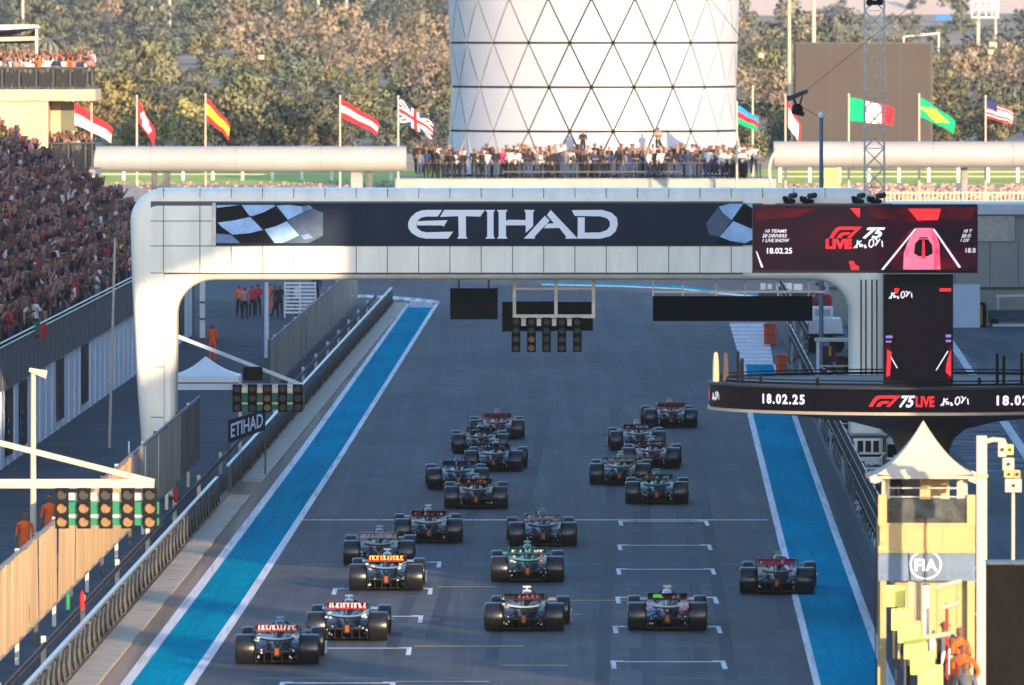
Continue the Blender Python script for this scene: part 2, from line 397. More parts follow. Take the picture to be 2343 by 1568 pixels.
# grid boxes
def bracket(xl, xr, y, left=True, right=True, m='line'):
    Z = G(0, y).y; a = X(xl, Z); c = X(xr, Z); t = 0.12; d = 0.34; h = 3.0
    b = MB(); b.face([(a,Z,0.02),(c,Z,0.02),(c,Z+d,0.02),(a,Z+d,0.02)])
    if left: b.face([(a,Z-h,0.02),(a+t,Z-h,0.02),(a+t,Z,0.02),(a,Z,0.02)]).face([(a-0.0,Z+d+.01,0.02),(a+.3,Z+d+.01,.02),(a+.3,Z+d+.3,.02),(a,Z+d+.3,.02)])
    if right: b.face([(c-t,Z-h,0.02),(c,Z-h,0.02),(c,Z,0.02),(c-t,Z,0.02)]).face([(c-.3,Z+d+.01,0.02),(c,Z+d+.01,.02),(c,Z+d+.3,.02),(c-.3,Z+d+.3,.02)])
    b.build('grid_marking', M[m], track)
for l_, r_, y in ((1415,1620,1195),(1413,1627,1250),(1410,1635,1305),(1408,1641,1370),(1402,1649,1437),(1397,1660,1517)): bracket(l_, r_, y)
for l_, r_, y in ((815,1010,1289),(762,990,1350),(733,968,1413),(700,942,1486),(640,905,1566)): bracket(l_, r_, y)
Z = G(0,1192).y
MB().face([(X(690,Z),Z,.018),(X(1756,Z),Z,.018),(X(1756,Z),Z+.55,.018),(X(690,Z),Z+.55,.018)]).build('start_line', M['line'], track)
for a, c, y in ((1000,1135,1345),(1290,1450,1376),(948,1200,1481),(1150,1300,1525),(1180,1330,1408),(905,1120,1562)):  # thin yellow strips put the faint sunlit lines into colour
    Z = G(0,y).y; MB().face([(X(a,Z),Z,.018),(X(c,Z),Z,.018),(X(c,Z),Z+.3,.018),(X(a,Z),Z+.3,.018)]).build('sunlit_line', M['sunline'], track)
for a, c, y in ((690,1750,1293),(800,1750,1340),(640,1240,1395),(1120,1800,1480),(560,1800,1555)):  # thin darker strips laid straight across the track
    Z = G(0,y).y; MB().face([(X(a,Z),Z,.012),(X(c,Z),Z,.012),(X(c,Z),Z+.5,.012),(X(a,Z),Z+.5,.012)]).build('dark_cross_strip', mat('dark_cross_strip', (0.04,0.043,0.05), 0.6, var=0.3, scale=1), track)
# rubber laid down on the racing line
mrub = mat('tyre_rubber_marks', (0.062,0.068,0.082), 0.8, spec=0.1, var=0.3, scale=0.4, stretch=(1,0.05,1))
for x0, u0 in ((-5.2,0),(-3.6,0),(0.2,0),(2.1,0),(-0.9,0)):
    lineU(x0, x0+0.34, 262+abs(x0)*6, 470, 0.0145, 'rubber_mark', mrub, track)
for xl, xr, y in ((1415,1620,1195),(1413,1627,1250),(1410,1635,1305),(1408,1641,1370),(1402,1649,1437),(1397,1660,1517),(815,1010,1289),(762,990,1350),(733,968,1413),(700,942,1486)):
    Z = G(0,y).y; xc = (X(xl,Z)+X(xr,Z))/2
    for s_ in (-.78,.78):
        x_ = xc+s_; L_ = R.uniform(6,11)
        MB().face([(x_-.16,Z-3,.0135),(x_+.16,Z-3,.0135),(x_+.15+KD*L_,Z+L_,.0135),(x_-.15+KD*L_,Z+L_,.0135)]).build('burnout_mark', mrub, track)
# pit lane lines, gravel patch
def pxline(a, c, w, z, name, m, par):
    p, q = G(*a), G(*c); d = (q-p).normalized(); n = Vector((-d.y, d.x, 0))*w/2
    return MB().face([Vector((v.x, v.y, z)) for v in (p-n, p+n, q+n, q-n)]).build(name, m, par, kind='structure')
pxline((2168,772), (2420,1150), 0.35, 0.012, 'pit_lane_line', M['line'], pit)
b = MB(); b.face([Vector((*G(*p).xy, 0.008)) for p in ((2040,760),(2166,772),(2290,884),(2372,1080),(2240,1080),(2050,930))]); b.build('gravel_patch', mat('dark_gravel', (0.05,0.06,0.075), 0.9, var=0.6, scale=0.5, col2=(0.22,0.25,0.3)), pit)
# concrete kerb band along the left barrier
b = MB()
for a in range(225, 640, 12):
    if 372 < a < 384: continue
    b.loft([[(U(-13.05,q),q,0),(U(-13.05,q),q,.07),(U(-12.35,q),q,.07),(U(-12.35,q),q,0)] for q in (a,a+11.97)])
b.build('kerb_band', M['kerbc'], kind='structure')
# ------------------------------------------------------------------ gantry over the track
GZ = 380.0
gp = lambda x, y: (X(x, GZ), H(y, GZ))
def arc(cx, cy, r, a0, a1, n=8, ry=None):
    ry = ry or r
    return [(cx+r*math.cos(rad(a0+(a1-a0)*i/n)), cy-ry*math.sin(rad(a0+(a1-a0)*i/n))) for i in range(n+1)]
gy = 56+HC*F/GZ
out = [(326, gy)]+[(322,1000),(311,850),(301,640),(298,520)]+arc(372,506,74,180,90,8)+[(1800,432)]+arc(1950,506,74,90,0,8)+[(2024,640),(2022,gy)]
inn = [(1946,gy),(1946,745)]+arc(1866,722,80,0,90,8,ry=80)+[(1700,641),(500,641)]+arc(492,722,88,90,180,8,ry=81)+[(403,850),(398,gy)]
gan = thing('gantry', (X(1160,GZ), GZ, 0), 'white rounded gantry spanning the whole track with the long dark airline banner', 'gantry')
b = MB(); b.prism([gp(*p) for p in out+inn], GZ, GZ+2.7)
body = b.build('frame', M['white'], gan, smooth=False)
bm = bmesh.new(); bm.from_mesh(body.data)
edges = [e for e in bm.edges if len(e.link_faces) == 2 and any(len(f.verts) > 6 for f in e.link_faces) and abs(e.verts[0].co.y-e.verts[1].co.y) < 1e-4]
bmesh.ops.bevel(bm, geom=edges, offset=0.30, segments=5, profile=0.5, affect='EDGES')
for f in bm.faces: f.smooth = True
bm.to_mesh(body.data); bm.free()
try: body.data.set_sharp_from_angle(angle=rad(35))
except Exception: pass
b = MB(); 
for r in ((345,1700,461,628),(345,376,628,1010)):
    b.box(X(r[0],GZ), X(r[1],GZ), GZ-0.010, GZ+0.05, H(r[3],GZ), H(r[2],GZ))
b.build('seam_backing', M['seam'], gan)
def panel(x0, x1, y0, y1, g=0.014, rc=None):
    b = MB(); a, c = X(x0,GZ)+g, X(x1,GZ)-g; z0, z1 = H(y1,GZ)+g, H(y0,GZ)-g
    pts = [(a,z0),(c,z0),(c,z1),(a,z1)]
    if rc: pts = [(a,z0),(c,z0),(c,z1)]+[(a+rc-rc*math.sin(rad(t)), z1-rc+rc*math.cos(rad(t))) for t in (0,22,45,67,90)]
    b.prism(pts, GZ-0.035, GZ+0.0)
    return b.build('panel', M['white'], gan)
xs_ = [374,457.5]
while xs_[-1] < 1700: xs_.append(xs_[-1]+71.5)
for a, c in zip(xs_[:-1], xs_[1:]): panel(a, min(c,1722), 563, 625)
for y0, y1 in ((470,506),(506,563),(563,625)):
    panel(330, 374, y0, y1, rc=0.42 if y0 == 470 else None)
panel(374, 457.5, 470, 506); panel(374, 457.5, 506, 563); panel(457.5, 487, 470, 506); panel(457.5, 487, 506, 563)
for y0, y1, xa, xb in ((625,735,332,376),(735,840,333,376),(840,955,337,376),(955,1075,341,376)): panel(xa, xb, y0, y1)
for y0, y1 in ((735,840),(840,955),(955,1075)): panel(377, 391, y0, y1)
b = MB()
for x in xs_[:-1] + [1745,1816,1888]:     # seam ribs over the rounded top rim
    pts = [(X(x,GZ), GZ+0.30-0.312*math.cos(rad(t)), H(432,GZ)-0.30+0.312*math.sin(rad(t))) for t in (0,20,40,60,80,90)]
    for p, q in zip(pts[:-1], pts[1:]): b.bar(p, q, 0.022, 0.02, up=Vector((1,0,0)))
b.build('seam_rib', M['seam'], gan)
b = MB()
for x in (1970,1981,1995,2006): b.bar((X(x,GZ),GZ-.03,H(640,GZ)), (X(x,GZ),GZ-.03,H(900,GZ)), 0.05, 0.05)
b.build('cable_conduit', M['dsteel'], gan)
# banner board
bn = thing('banner_board', (X(1105,GZ), GZ-0.1, H(558,GZ)), 'long dark navy banner with chequered flag ends and white airline name across the gantry', 'banner')
MB().box(X(488,GZ), X(1745,GZ), GZ-0.09, GZ-0.036, H(561,GZ), H(465.5,GZ)).build('board', M['navy'], bn)
MB().box(X(486,GZ), X(494,GZ), GZ-0.13, GZ-0.036, H(562,GZ), H(464.5,GZ)).build('end_trim', M['steel'], bn)
by = GZ-0.096
def bpoly(name, polys, m, y=by, par=bn, Z=GZ, fx=None):
    b = MB()
    for p in polys: b.face([(X(fx(q)[0] if fx else q[0], Z), y, H(fx(q)[1] if fx else q[1], Z)) for q in p])
    return b.build(name, m, par)
c6 = lambda q: (448.9+q[0]/3.48, 400.8+q[1]/3.48)
bpoly('flag_square', [[(160,238),(345,238),(165,262)],[(362,238),(622,238),(628,248),(540,295),(448,326),(425,325)],[(172,378),(300,362),(430,334),(530,436),(430,462),(290,474),(200,410)]], M['lblue'], fx=c6)
bpoly('flag_square', [[(545,432),(640,405),(722,368),(820,480),(730,525),(690,540),(625,541)],[(640,242),(745,238),(842,250),(850,295),(730,355)]], M['lblue'], fx=c6)
bpoly('flag_square', [[(158,465),(275,475),(352,541),(158,541)],[(842,250),(900,240),(930,262),(850,295)],[(835,480),(900,465),(930,500),(860,515)]], M['mblue'], fx=c6)
bpoly('flag_square', [[(870,240),(1010,300),(1010,480),(900,541),(700,541),(820,484),(725,362),(850,295)]], M['dblue'], fx=c6, y=by+0.001)
bpoly('flag_square', [[(160,266),(348,240),(422,326),(330,345),(165,370)],[(450,328),(545,295),(630,262),(715,352),(640,400),(538,430)],[(300,480),(430,466),(530,440),(612,541),(365,541)],[(163,385),(200,412),(272,472),(163,462)]], M['black'], fx=c6)
r1 = lambda q: (1603+q[0]/3.1667, 432.9+q[1]/3.1667)
bpoly('flag_square', [[(130,128),(210,106),(308,106),(224,225),(165,175)],[(140,345),(236,232),(378,292),(378,365),(322,392),(215,375)],[(325,106),(378,106),(378,140)]], M['lblue'], fx=r1)
bpoly('flag_square', [[(236,218),(312,122),(378,150),(378,282)],[(135,355),(212,378),(250,395),(120,395)]], M['black'], fx=r1)
bpoly('flag_square', [[(40,250),(125,135),(222,228),(138,345),(60,330)]], M['dblue'], fx=r1, y=by+0.001)
e1 = lambda q: ((1130+q[0]/3.497)/1.2475, (560+q[1]/3.5)/1.2475)
def letters(polys, name='lettering'):
    b = MB()
    for p in polys: b.prism([(X(e1(q)[0],GZ), H(e1(q)[1],GZ)) for q in p], GZ-0.115, by)
    return b.build(name, M['letter'], bn)
letters([[(462,138),(418,205),(300,205),(255,215),(215,245),(202,285),(215,320),(250,350),(300,362),(572,355),(522,425),(300,425),(225,410),(160,370),(125,320),(122,265),(150,210),(200,165),(260,142),(320,138)],
 [(212,250),(515,240),(478,305),(455,293),(205,293)]])
letters([[(482,138),(888,138),(842,205),(698,200),(700,400),(715,425),(612,425),(628,400),(622,200),(440,208)]])
letters([[(892,138),(990,138),(975,165),(975,400),(990,425),(892,425),(912,400),(912,165)]])
letters([[(1008,138),(1115,138),(1098,165),(1098,245),(1128,236),(1295,240),(1295,165),(1280,138),(1385,138),(1370,165),(1370,300),(1296,368),(1296,292),(1098,292),(1098,400),(1115,425),(1010,425),(1026,400),(1026,165)]])
letters([[(1488,195),(1535,245),(1388,400),(1388,425),(1278,425)],[(1545,138),(1800,408),(1800,425),(1690,425),(1700,405),(1632,318),(1478,322),(1510,275),(1578,272),(1508,190)]])
letters([[(1755,140),(2060,138),(2150,165),(2205,215),(2215,285),(2195,350),(2140,400),(2040,425),(1800,425),(1815,400),(1815,212),(1885,212),(1885,365),(2040,362),(2105,340),(2135,300),(2135,255),(2105,220),(2040,202),(1785,198)]])

# ------------------------------------------------------------------ things hung from the gantry
def bx(b, x0, x1, y0, y1, Z, th): return b.box(X(x0,Z), X(x1,Z), Z, Z+th, H(y1,Z), H(y0,Z))
sg = thing('hanging_screen', P(1085,731,382), 'small square dark screen hung under the gantry left of the start lights', 'screen')
bx(MB(), 1030, 1139, 660, 731, 382, 0.25).build('screen_face', mat('screen_dark_green', (0.014,0.018,0.017), 0.8, spec=.03), sg)
b = MB(); 
for x in (1050,1118): b.bar(P(x,661,382.1), P(x,636,382.1), 0.06)
b.build('hanger', M['dsteel'], sg)
sg = thing('hanging_screen', P(1676,735,381.5), 'wide black message board hung under the right half of the gantry', 'screen')
bx(MB(), 1494, 1859, 678, 735, 381.5, 0.35).build('board_face', mat('board_black_blue', (0.003,0.006,0.011), 0.8, spec=.02), sg)
b = MB(); b.bar(P(1494,668,381.6), P(1885,668,381.6), 0.07)
for x in (1494,1562,1638,1705,1780,1850): b.bar(P(x,679,381.6), P(x,638,381.6), 0.05)
b.build('hanger', M['steel'], sg)
def light_head(Z, x0, x1, y0, y1, par, rows, lit):
    b = MB(); bx(b, x0, x1, y0, y1, Z, 0.22); h = b.build('lamp_housing', M['black'], par)
    n = rows; w = (x1-x0); step = (y1-y0)/n
    for i in range(n):
        cx_, cy_ = (x0+x1)/2, y0+step*(i+0.5); r = w*0.36/sc(Z); c = P(cx_, cy_, Z)
        ln = MB(); ln.tube([(c.x,Z-0.012,c.z),(c.x,Z-0.03,c.z)], r, 12)
        ln.build('lens', M['lamp'] if lit(i) else M['lampd'], h)
        hd = MB()   # hood over the lens
        pts = [(c.x+r*1.12*math.cos(rad(t)), c.z+r*1.12*math.sin(rad(t))) for t in range(20, 161, 20)]
        for p, q in zip(pts[:-1], pts[1:]): hd.face([(p[0],Z,p[1]),(q[0],Z,q[1]),(q[0],Z-0.16,q[1]),(p[0],Z-0.16,p[1])])
        hd.build('hood', M['black'], h)
    return h
# centre start lights
Z = 383.0
st = thing('start_lights', P(1260,806,Z), 'start light cluster of five black columns on a grey frame under the gantry centre', 'start lights')
b = MB(); bx(b, 1149, 1178, 691, 759, Z+.35, .2); bx(b, 1178.2, 1268, 690, 758, Z+.35, .2); bx(b, 1268.2, 1357, 691, 757, Z+.35, .22)
b.build('backing_board', M['black'], st)
b = MB()
for x in (1177,1272,1358): b.bar(P(x,725,Z), P(x,640,Z), 0.11)
b.bar(P(1173,724,Z), P(1362,724,Z), 0.12); b.bar(P(1173,661,Z), P(1362,661,Z), 0.07)
b.build('hanging_frame', M['steel'], st)
for i, x in enumerate((1180.5,1216,1250.5,1285.5,1321)):
    light_head(Z-0.2, x-10, x+10, 727, 806, st, 4, lambda r, i=i: (i == 1 and r >= 2))
b = MB()
for x in (1198,1233,1268,1303): bx(b, x-5, x+5, 730, 746, Z-.1, .08)
b.build('mounting_plate', M['steel'], st)
# arms with repeaters on the left
def arm_rig(Z, x_off, xa, ya, heads, y0, y1, stay, label, lit, green):
    t = thing('traffic_light', (X(x_off,Z)-0.5, Z, 0), label, 'traffic light')
    px_ = X(x_off, Z)-0.5
    WP = M['cream'] if green and Z < 300 else M['wall']
    MB().tube([(px_,Z+.3,0),(px_,Z+.3,H(stay[1],Z)+0.8)], [0.13,0.10], 12).build('mast', WP, t, smooth=True)
    b = MB(); b.bar((px_,Z+.3,H(ya,Z)), (X(xa,Z),Z+.3,H(ya,Z)), 0.17, 0.20)
    b.build('boom', WP, t)
    b = MB(); s0 = P(stay[0], stay[1], Z); e = P(xa, ya-4, Z); d = (e-s0)/(e.x-s0.x)
    a = s0+d*(px_-s0.x)
    b.bar((a.x,Z+.3,a.z), (e.x,Z+.3,e.z), 0.12); b.build('stay', WP, t)
    for i, (x0, x1) in enumerate(heads): light_head(Z, x0, x1, y0, y1, t, 3, lambda r, i=i: lit(i, r))
    b = MB()
    for (a0, a1), (c0, c1) in zip(heads[:-1], heads[1:]):
        bx(b, a1, c0, y0+(y1-y0)*0.12, y0+(y1-y0)*0.30, Z+.12, .06); bx(b, a1, c0, y0+(y1-y0)*0.66, y0+(y1-y0)*0.72, Z+.12, .06)
    b.build('mounting_plate', M['steel'], t)
    b = MB()
    for (a0, a1), (c0, c1) in list(zip(heads[:-1], heads[1:]))+[((0,heads[-1][1]),(heads[-1][1]+5,0))]:
        bx(b, a1, c0, y0+(y1-y0)*0.34, y0+(y1-y0)*0.64, Z+.10, .05)
        bx(b, a1, c0, y0+(y1-y0)*0.74, y0+(y1-y0)*0.92, Z+.10, .05)
    if green: b.build('green_side_plate', M['green'], t)
    return t
hn = [(126,157),(176,207),(226.5,257.5),(277,308),(327,359)]
arm_rig(262, -60, 352, 1108, hn, 1117, 1210, (0,1015), 'near traffic light arm with five heads and amber lenses over the left runoff', lambda i, r: r >= 1, True)
hm = [(532,553),(567,588),(601,622),(636,657),(670,692)]
arm_rig(390, 396, 692, 886, hm, 880, 943, (405,770), 'farther traffic light arm with five dark heads beside the gantry leg', lambda i, r: (i == 2 and r >= 1), True)
sp = MB(); bx(sp, 556, 600, 840, 871, 389.6, .5); tag(sp.build('speaker_box', M['black']), 'black loudspeaker box on top of the farther light arm', 'speaker')
# banner board transverse behind the barrier
eb = thing('advertising_board', (X(565,400),400,0.5), 'small dark advertising board with white letters behind the left barrier', 'sign')
b = MB(); q = [P(522,962,401), P(607,936,398), P(607,984,398), P(522,1014,401)]
b.face(q); b.face([p+Vector((0,.1,0)) for p in q][::-1]); 
for i in range(4): a, c = q[i], q[(i+1)%4]; b.face([a, c, c+Vector((0,.1,0)), a+Vector((0,.1,0))])
b.build('board', M['navy'], eb)
b = MB(); A = q[3]; ux = (q[2]-q[3]); uz = (q[0]-q[3])
tm = MB(); w = text_mb(tm, 'ETIHAD', 1.0, 0, 0, 0, bold=0.02)
for v in tm.v:
    p = A+ux*(0.06+0.88*v[0]/w)+uz*(0.2+0.85*v[2]); b.v.append((p.x, p.y-0.02, p.z))
b.f = tm.f; b.m = tm.m; b.build('lettering', M['letter'], eb)
b = MB(); b.bar(q[3], (q[3].x,401,0), .06); b.bar(q[2], (q[2].x,398,0), .06); b.build('post', M['dsteel'], eb)

# ------------------------------------------------------------------ podium platform with screens (right)
PZ = 305.0; PX = X(2112, PZ)
pod = thing('podium_platform', (PX, PZ, 0), 'raised round platform with black scrolling display band on a brown column, right', 'platform')
b = MB(); b.lathe([(0.68,0),(0.68,4.25),(0.80,4.55),(1.1,4.80),(1.9,5.0),(3.5,5.18),(5.38,5.34)], (PX,PZ,0), 64); b.build('column', mat('column_brown', (0.10,0.075,0.065), 0.5, var=0.1, scale=1), pod, smooth=True)
R0 = 5.52
b = MB(); b.lathe([(5.2,5.42),(R0,5.42),(R0,5.98),(5.25,5.98)], (PX,PZ,0), 96); b.build('display_band', M['ledb'], pod, smooth=True)
b = MB(); b.lathe([(R0-.02,5.33),(R0+.05,5.33),(R0+.05,5.405),(R0-.02,5.405)], (PX,PZ,0), 96); b.build('lower_trim', mat('trim_cream_metal', (0.45,0.36,0.28), 0.4, 0.3), pod, smooth=True)
b = MB(); b.lathe([(R0+.02,5.98),(R0+.06,5.99),(R0+.06,6.04),(R0-.1,6.05),(0.1,6.05)], (PX,PZ,0), 96); b.build('deck', mat('podium_deck', (0.03,0.032,0.036), 0.6), pod, smooth=True)
def wrap(p):            # bend flat lettering round the band: x is distance along the rim measured from the front
    a = (p[0])/R0; return (PX+(R0+.012)*math.sin(a), PZ-(R0+.012)*math.cos(a), p[2])
def ax(px):             # rim distance for a picture column
    return R0*math.asin(max(-1, min(1, (X(px, PZ-4.0)-PX)/R0)))
zb = 5.55
b = MB()
for px, t in ((1743,'18.02.25'),(2268,'18.02.25')):
    x0 = ax(px) if px < 2000 else (X(px,300)-PX)*1.06
    text_mb(b, t, 0.33, x0, zb+.04, 0, spacing=1.25, bold=0.012, xscale=1.05, xf=wrap)
b.build('date_lettering', M['ledw'], pod)
def logo(b, m, x, z, s, xf):            # red racing logo, 75, LIVE and a handwritten tail
    q = lambda pts: b.face([xf((x+px*s, 0, z+pz*s)) for px, pz in pts])
    b.mi(0)
    q([(0,0),(0.10,0.16),(0.26,0.42),(0.42,0.60),(0.62,0.68),(1.75,0.68),(1.58,0.50),(0.75,0.50),(0.58,0.44),(0.44,0.30),(0.26,0.0)][:11])
    q([(0.46,0.0),(0.58,0.20),(0.72,0.30),(0.92,0.34),(1.30,0.34),(1.14,0.18),(0.86,0.18),(0.72,0.0)])
    q([(1.30,0.0),(1.58,0.30),(1.98,0.68),(1.80,0.68),(1.58,0.50),(1.28,0.20),(1.08,0.0)])
b = MB()
lx = (X(1985,300)-PX)
logo(b, None, lx, zb, 0.42, wrap)
b.build('racing_logo', M['ledr'], pod)
b = MB(); text_mb(b, '75', 0.40, lx+0.76, zb+0.0, 0, shear=0.35, bold=0.012, xscale=.92, xf=wrap); b.build('number_lettering', M['ledw'], pod)
b = MB(); text_mb(b, 'LIVE', 0.36, lx+1.20, zb+0.01, 0, bold=0.012, xscale=0.72, xf=wrap); b.build('live_lettering', M['ledr'], pod)
def scribble(b, x, z, s, xf, y=0):
    for st_ in (((0,.1),(.45,.62),(.62,.70)),((.30,.75),(.22,.1)),((.45,.5),(.52,.2),(.62,.45),(.70,.2)),((.78,.3),(.95,.35),(.88,.12),(1.05,.2)),((1.55,.85),(1.3,.75),(1.22,.35),(1.4,.15),(1.62,.4),(1.6,.8)),((1.75,.9),(1.95,.7),(1.75,.3),(2.15,.85)),((2.3,.7),(2.35,.2))):
        for a, c in zip(st_[:-1], st_[1:]):
            a = Vector(a)*s; c = Vector(c)*s; d = (c-a).normalized(); n = Vector((-d.y, d.x))*s*0.05
            b.face([xf((x+v.x, y, z+v.y)) for v in (a+n, c+n, c-n, a-n)])
b = MB(); scribble(b, lx+1.84, zb+.0, 0.30, wrap); scribble(b, ax(1638)-.15, zb+.0, .30, wrap); b.build('script_lettering', M['ledw'], pod)
b = MB(); b.face([wrap((ax(1622)+i, 0, zb+j)) for i, j in ((-.1,0.02),(.25,0.02),(.25,.32),(-.1,.32))]); b.build('red_display_patch', M['ledr'], pod)
# railing, posts and a pair of bollards on the platform
b = MB()
n = 48; ring = [(PX+5.3*math.cos(2*math.pi*i/n), PZ+5.3*math.sin(2*math.pi*i/n), 6.1) for i in range(n+1)]
b.tube(ring, 0.035, 6, cap=False); b.tube([(x, y, 6.19) for x, y, z in ring], 0.02, 6, cap=False)
b.build('rail', M['black'], pod)
for px_, h in ((1693,.8),(1703,.62),(2281,.82),(2296,.76),(2337,.84),(1746,.18),(1870,.2),(2240,.2)):
    x = X(px_, 301); MB().tube([(x, PZ-4.2 if abs(x-PX) < 3.4 else PZ-1.5, 6.05), (x, PZ-4.2 if abs(x-PX) < 3.4 else PZ-1.5, 6.05+h)], 0.04, 8).build('post', M['black'], pod)
for px_, m in ((1638,'sand'),(1660,'brown')):
    t = MB(); x = X(px_, 303.4); t.lathe([(.06,0),(.09,.02),(.08,.5),(.055,.74),(.0,.78)], (x, PZ-1.4, 6.06), 12)
    tag(t.build('bollard', M[m], smooth=True), ('tan' if m == 'sand' else 'dark brown')+' tapered bollard standing at the left tip of the round platform', 'bollard', 'bollards on the round platform')
# wide display
LZ = 301.4
wd = thing('wide_display', P(1980,625,LZ), 'wide dark display with red racing logo and a pink track picture above the platform', 'display')
bx(MB(), 1722, 2237, 468, 625, LZ+0.02, 0.45).build('cabinet', M['black'], wd)
def glow(name, c0, c1, sx, sz, r0=.35, r1=.72, st=.34):
    m = bpy.data.materials.new(name); m.use_nodes = True; n = m.node_tree; b_ = n.nodes['Principled BSDF']; b_.inputs['Base Color'].default_value = (.003,.002,.003,1); b_.inputs['Specular IOR Level'].default_value = .02; b_.inputs['Roughness'].default_value = .6
    tc = n.nodes.new('ShaderNodeTexCoord'); mp = n.nodes.new('ShaderNodeMapping'); mp.inputs['Scale'].default_value = (sx,1,sz); no = n.nodes.new('ShaderNodeTexNoise'); no.inputs['Scale'].default_value = 1; no.inputs['Detail'].default_value = 2
    cr = n.nodes.new('ShaderNodeValToRGB'); e = cr.color_ramp.elements; e[0].position = r0; e[1].position = r1; e[0].color = (*c0,1); e[1].color = (*c1,1)
    n.links.new(tc.outputs['Object'], mp.inputs[0]); n.links.new(mp.outputs[0], no.inputs['Vector']); n.links.new(no.outputs[0], cr.inputs[0]); n.links.new(cr.outputs[0], b_.inputs['Emission Color']); b_.inputs['Emission Strength'].default_value = st
    return m
GL1 = glow('led_picture_maroon', (.010,.005,.012), (.034,.005,.015), .7, 1.6); GL2 = glow('led_picture_red', (.014,.004,.010), (.13,.006,.016), .9, 2.5); GL3 = glow('led_picture_pink', (.42,.02,.07), (.85,.16,.26), 3, 2.0, .3, .6, .5)
bx(MB(), 1724, 2235, 472, 618, LZ, 0.018).build('screen_face', GL1, wd)
l2 = lambda q: (1707.4+q[0]/4.2985, 456.9+q[1]/4.2985)    # from the enlarged crop to the picture
def lp(name, polys, m, dy=0.004):
    b = MB()
    for p in polys: b.face([(X(l2(q)[0],LZ), LZ-dy, H(l2(q)[1],LZ)) for q in p])
    return b.build(name, m, wd)
lp('dark_half', [[(1135,75),(2278,75),(2278,690),(1135,690)],[(90,210),(1000,240),(1130,260),(1130,640),(90,660)]], GL1, .003)
lp('red_glow', [[(1180,80),(2260,80),(2200,200),(1900,230),(1600,230),(1260,180)],[(1420,620),(1500,420),(1600,300),(1660,280),(1550,520),(1540,688),(1440,688)],[(1840,290),(1900,430),(1912,688),(2080,688),(1990,520)],[(95,85),(700,90),(500,170),(95,210)]], GL2, .0045)
lp('red_picture', [[(1590,90),(1915,90),(1885,200),(1690,205)],[(1020,85),(1120,85),(1115,180),(1095,165)],[(1010,600),(1110,660),(1110,690),(1030,690)],[(1035,600),(1060,610),(1075,690),(1030,690)]], M['ledr'], .005)
lp('pink_track', [[(1660,280),(1840,280),(1900,430),(1910,688),(1545,688),(1550,520),(1590,420)]], GL3, .006)
lp('pale_track', [[(1680,300),(1800,300),(1840,420),(1850,688),(1610,688),(1620,430)]], M['ledp'], .008)
lp('track_edge', [[(1655,290),(1672,290),(1350,692),(1328,688)],[(1835,290),(1852,290),(2112,665),(2090,672)],[(95,510),(104,508),(168,665),(148,668)]], M['ledw'], .010)
lp('car_picture', [[(1660,430),(1700,390),(1790,390),(1830,450),(1835,530),(1780,560),(1700,560),(1650,530)],[(1700,370),(1785,370),(1785,384),(1700,384)]], M['ledb'], .012)
lp('car_picture', [[(1735,400),(1752,400),(1762,580),(1725,580)]], M['ledr'], .014)
def lt(t, px_, py_, size, shear=0.0, m='ledw', xs=1.0, bold=0.0):
    b = MB(); q = l2((px_, py_)); text_mb(b, t, size, X(q[0],LZ), H(q[1],LZ), LZ-.010, shear=shear, bold=bold, xscale=xs); return b.build('lettering', M[m], wd)
lt('10 TEAMS', 175, 325, 0.118, .3, xs=1.12, bold=.001); lt('20 DRIVERS', 155, 372, 0.118, .3, xs=1.05, bold=.001); lt('1 LIVE SHOW', 150, 418, 0.118, .3, xs=0.98, bold=.001); lt('18.02.25', 190, 530, 0.20, 0, xs=1.0, bold=.004)
lt('75', 1135, 378, 0.375, .45, xs=1.28, bold=.014); lt('LIVE', 780, 478, 0.32, 0, 'ledr', 1.12, .02)
b = MB(); q = l2((815,378)); b2 = MB(); logo(b, None, X(q[0],LZ), H(q[1],LZ), 0.425, lambda p: (p[0], LZ-.010, p[2])); b.build('racing_logo', M['ledr'], wd)
b = MB(); q = l2((1060,490)); scribble(b, X(q[0],LZ), H(q[1],LZ), 0.31, lambda p: (p[0], LZ-.011, p[2])); b.build('script_lettering', M['ledw'], wd)
lt('10 T', 2130, 325, 0.118, .3, bold=.001); lt('20 D', 2115, 372, 0.118, .3, bold=.001); lt('1 LIV', 2100, 415, 0.118, .3, xs=.9, bold=.001); lt('18.0', 2145, 522, 0.17)
# tall display
TZ = 302.0
td = thing('tall_display', P(2101,910,TZ), 'tall black display with faint red edges standing on the round platform', 'display')
b = MB(); b.box(X(2022,TZ), X(2181,TZ), TZ+.02, TZ+.5, 6.05, H(628,TZ)); b.build('cabinet', M['black'], td)
bx(MB(), 2026, 2177, 652, 872, TZ, .018).build('screen_face', M['ledb'], td)
bx(MB(), 2026, 2036, 790, 868, TZ-.003, .002).build('red_glow', GL2, td); bx(MB(), 2168, 2177, 790, 868, TZ-.003, .002).build('red_glow', GL2, td)
tp = lambda name, polys, m, dy=.005: [b_ for b_ in [MB()] if [b_.face([(X(q[0],TZ), TZ-dy, H(q[1],TZ)) for q in p]) for p in polys] and b_.build(name, m, td)]
tp('red_picture', [[(2150,660),(2176,660),(2176,667),(2150,667)],[(2046,660),(2058,660),(2054,672),(2047,670)],[(2030,800),(2040,806),(2036,860),(2028,862)],[(2166,830),(2176,800),(2176,862),(2164,852)]], M['ledr'])
tp('violet_picture', [[(2027,768),(2042,768),(2042,774),(2027,774)],[(2027,780),(2040,780),(2040,784),(2027,784)],[(2164,766),(2176,766),(2176,772),(2164,772)],[(2164,778),(2176,778),(2176,783),(2164,783)]], M['ledv'])
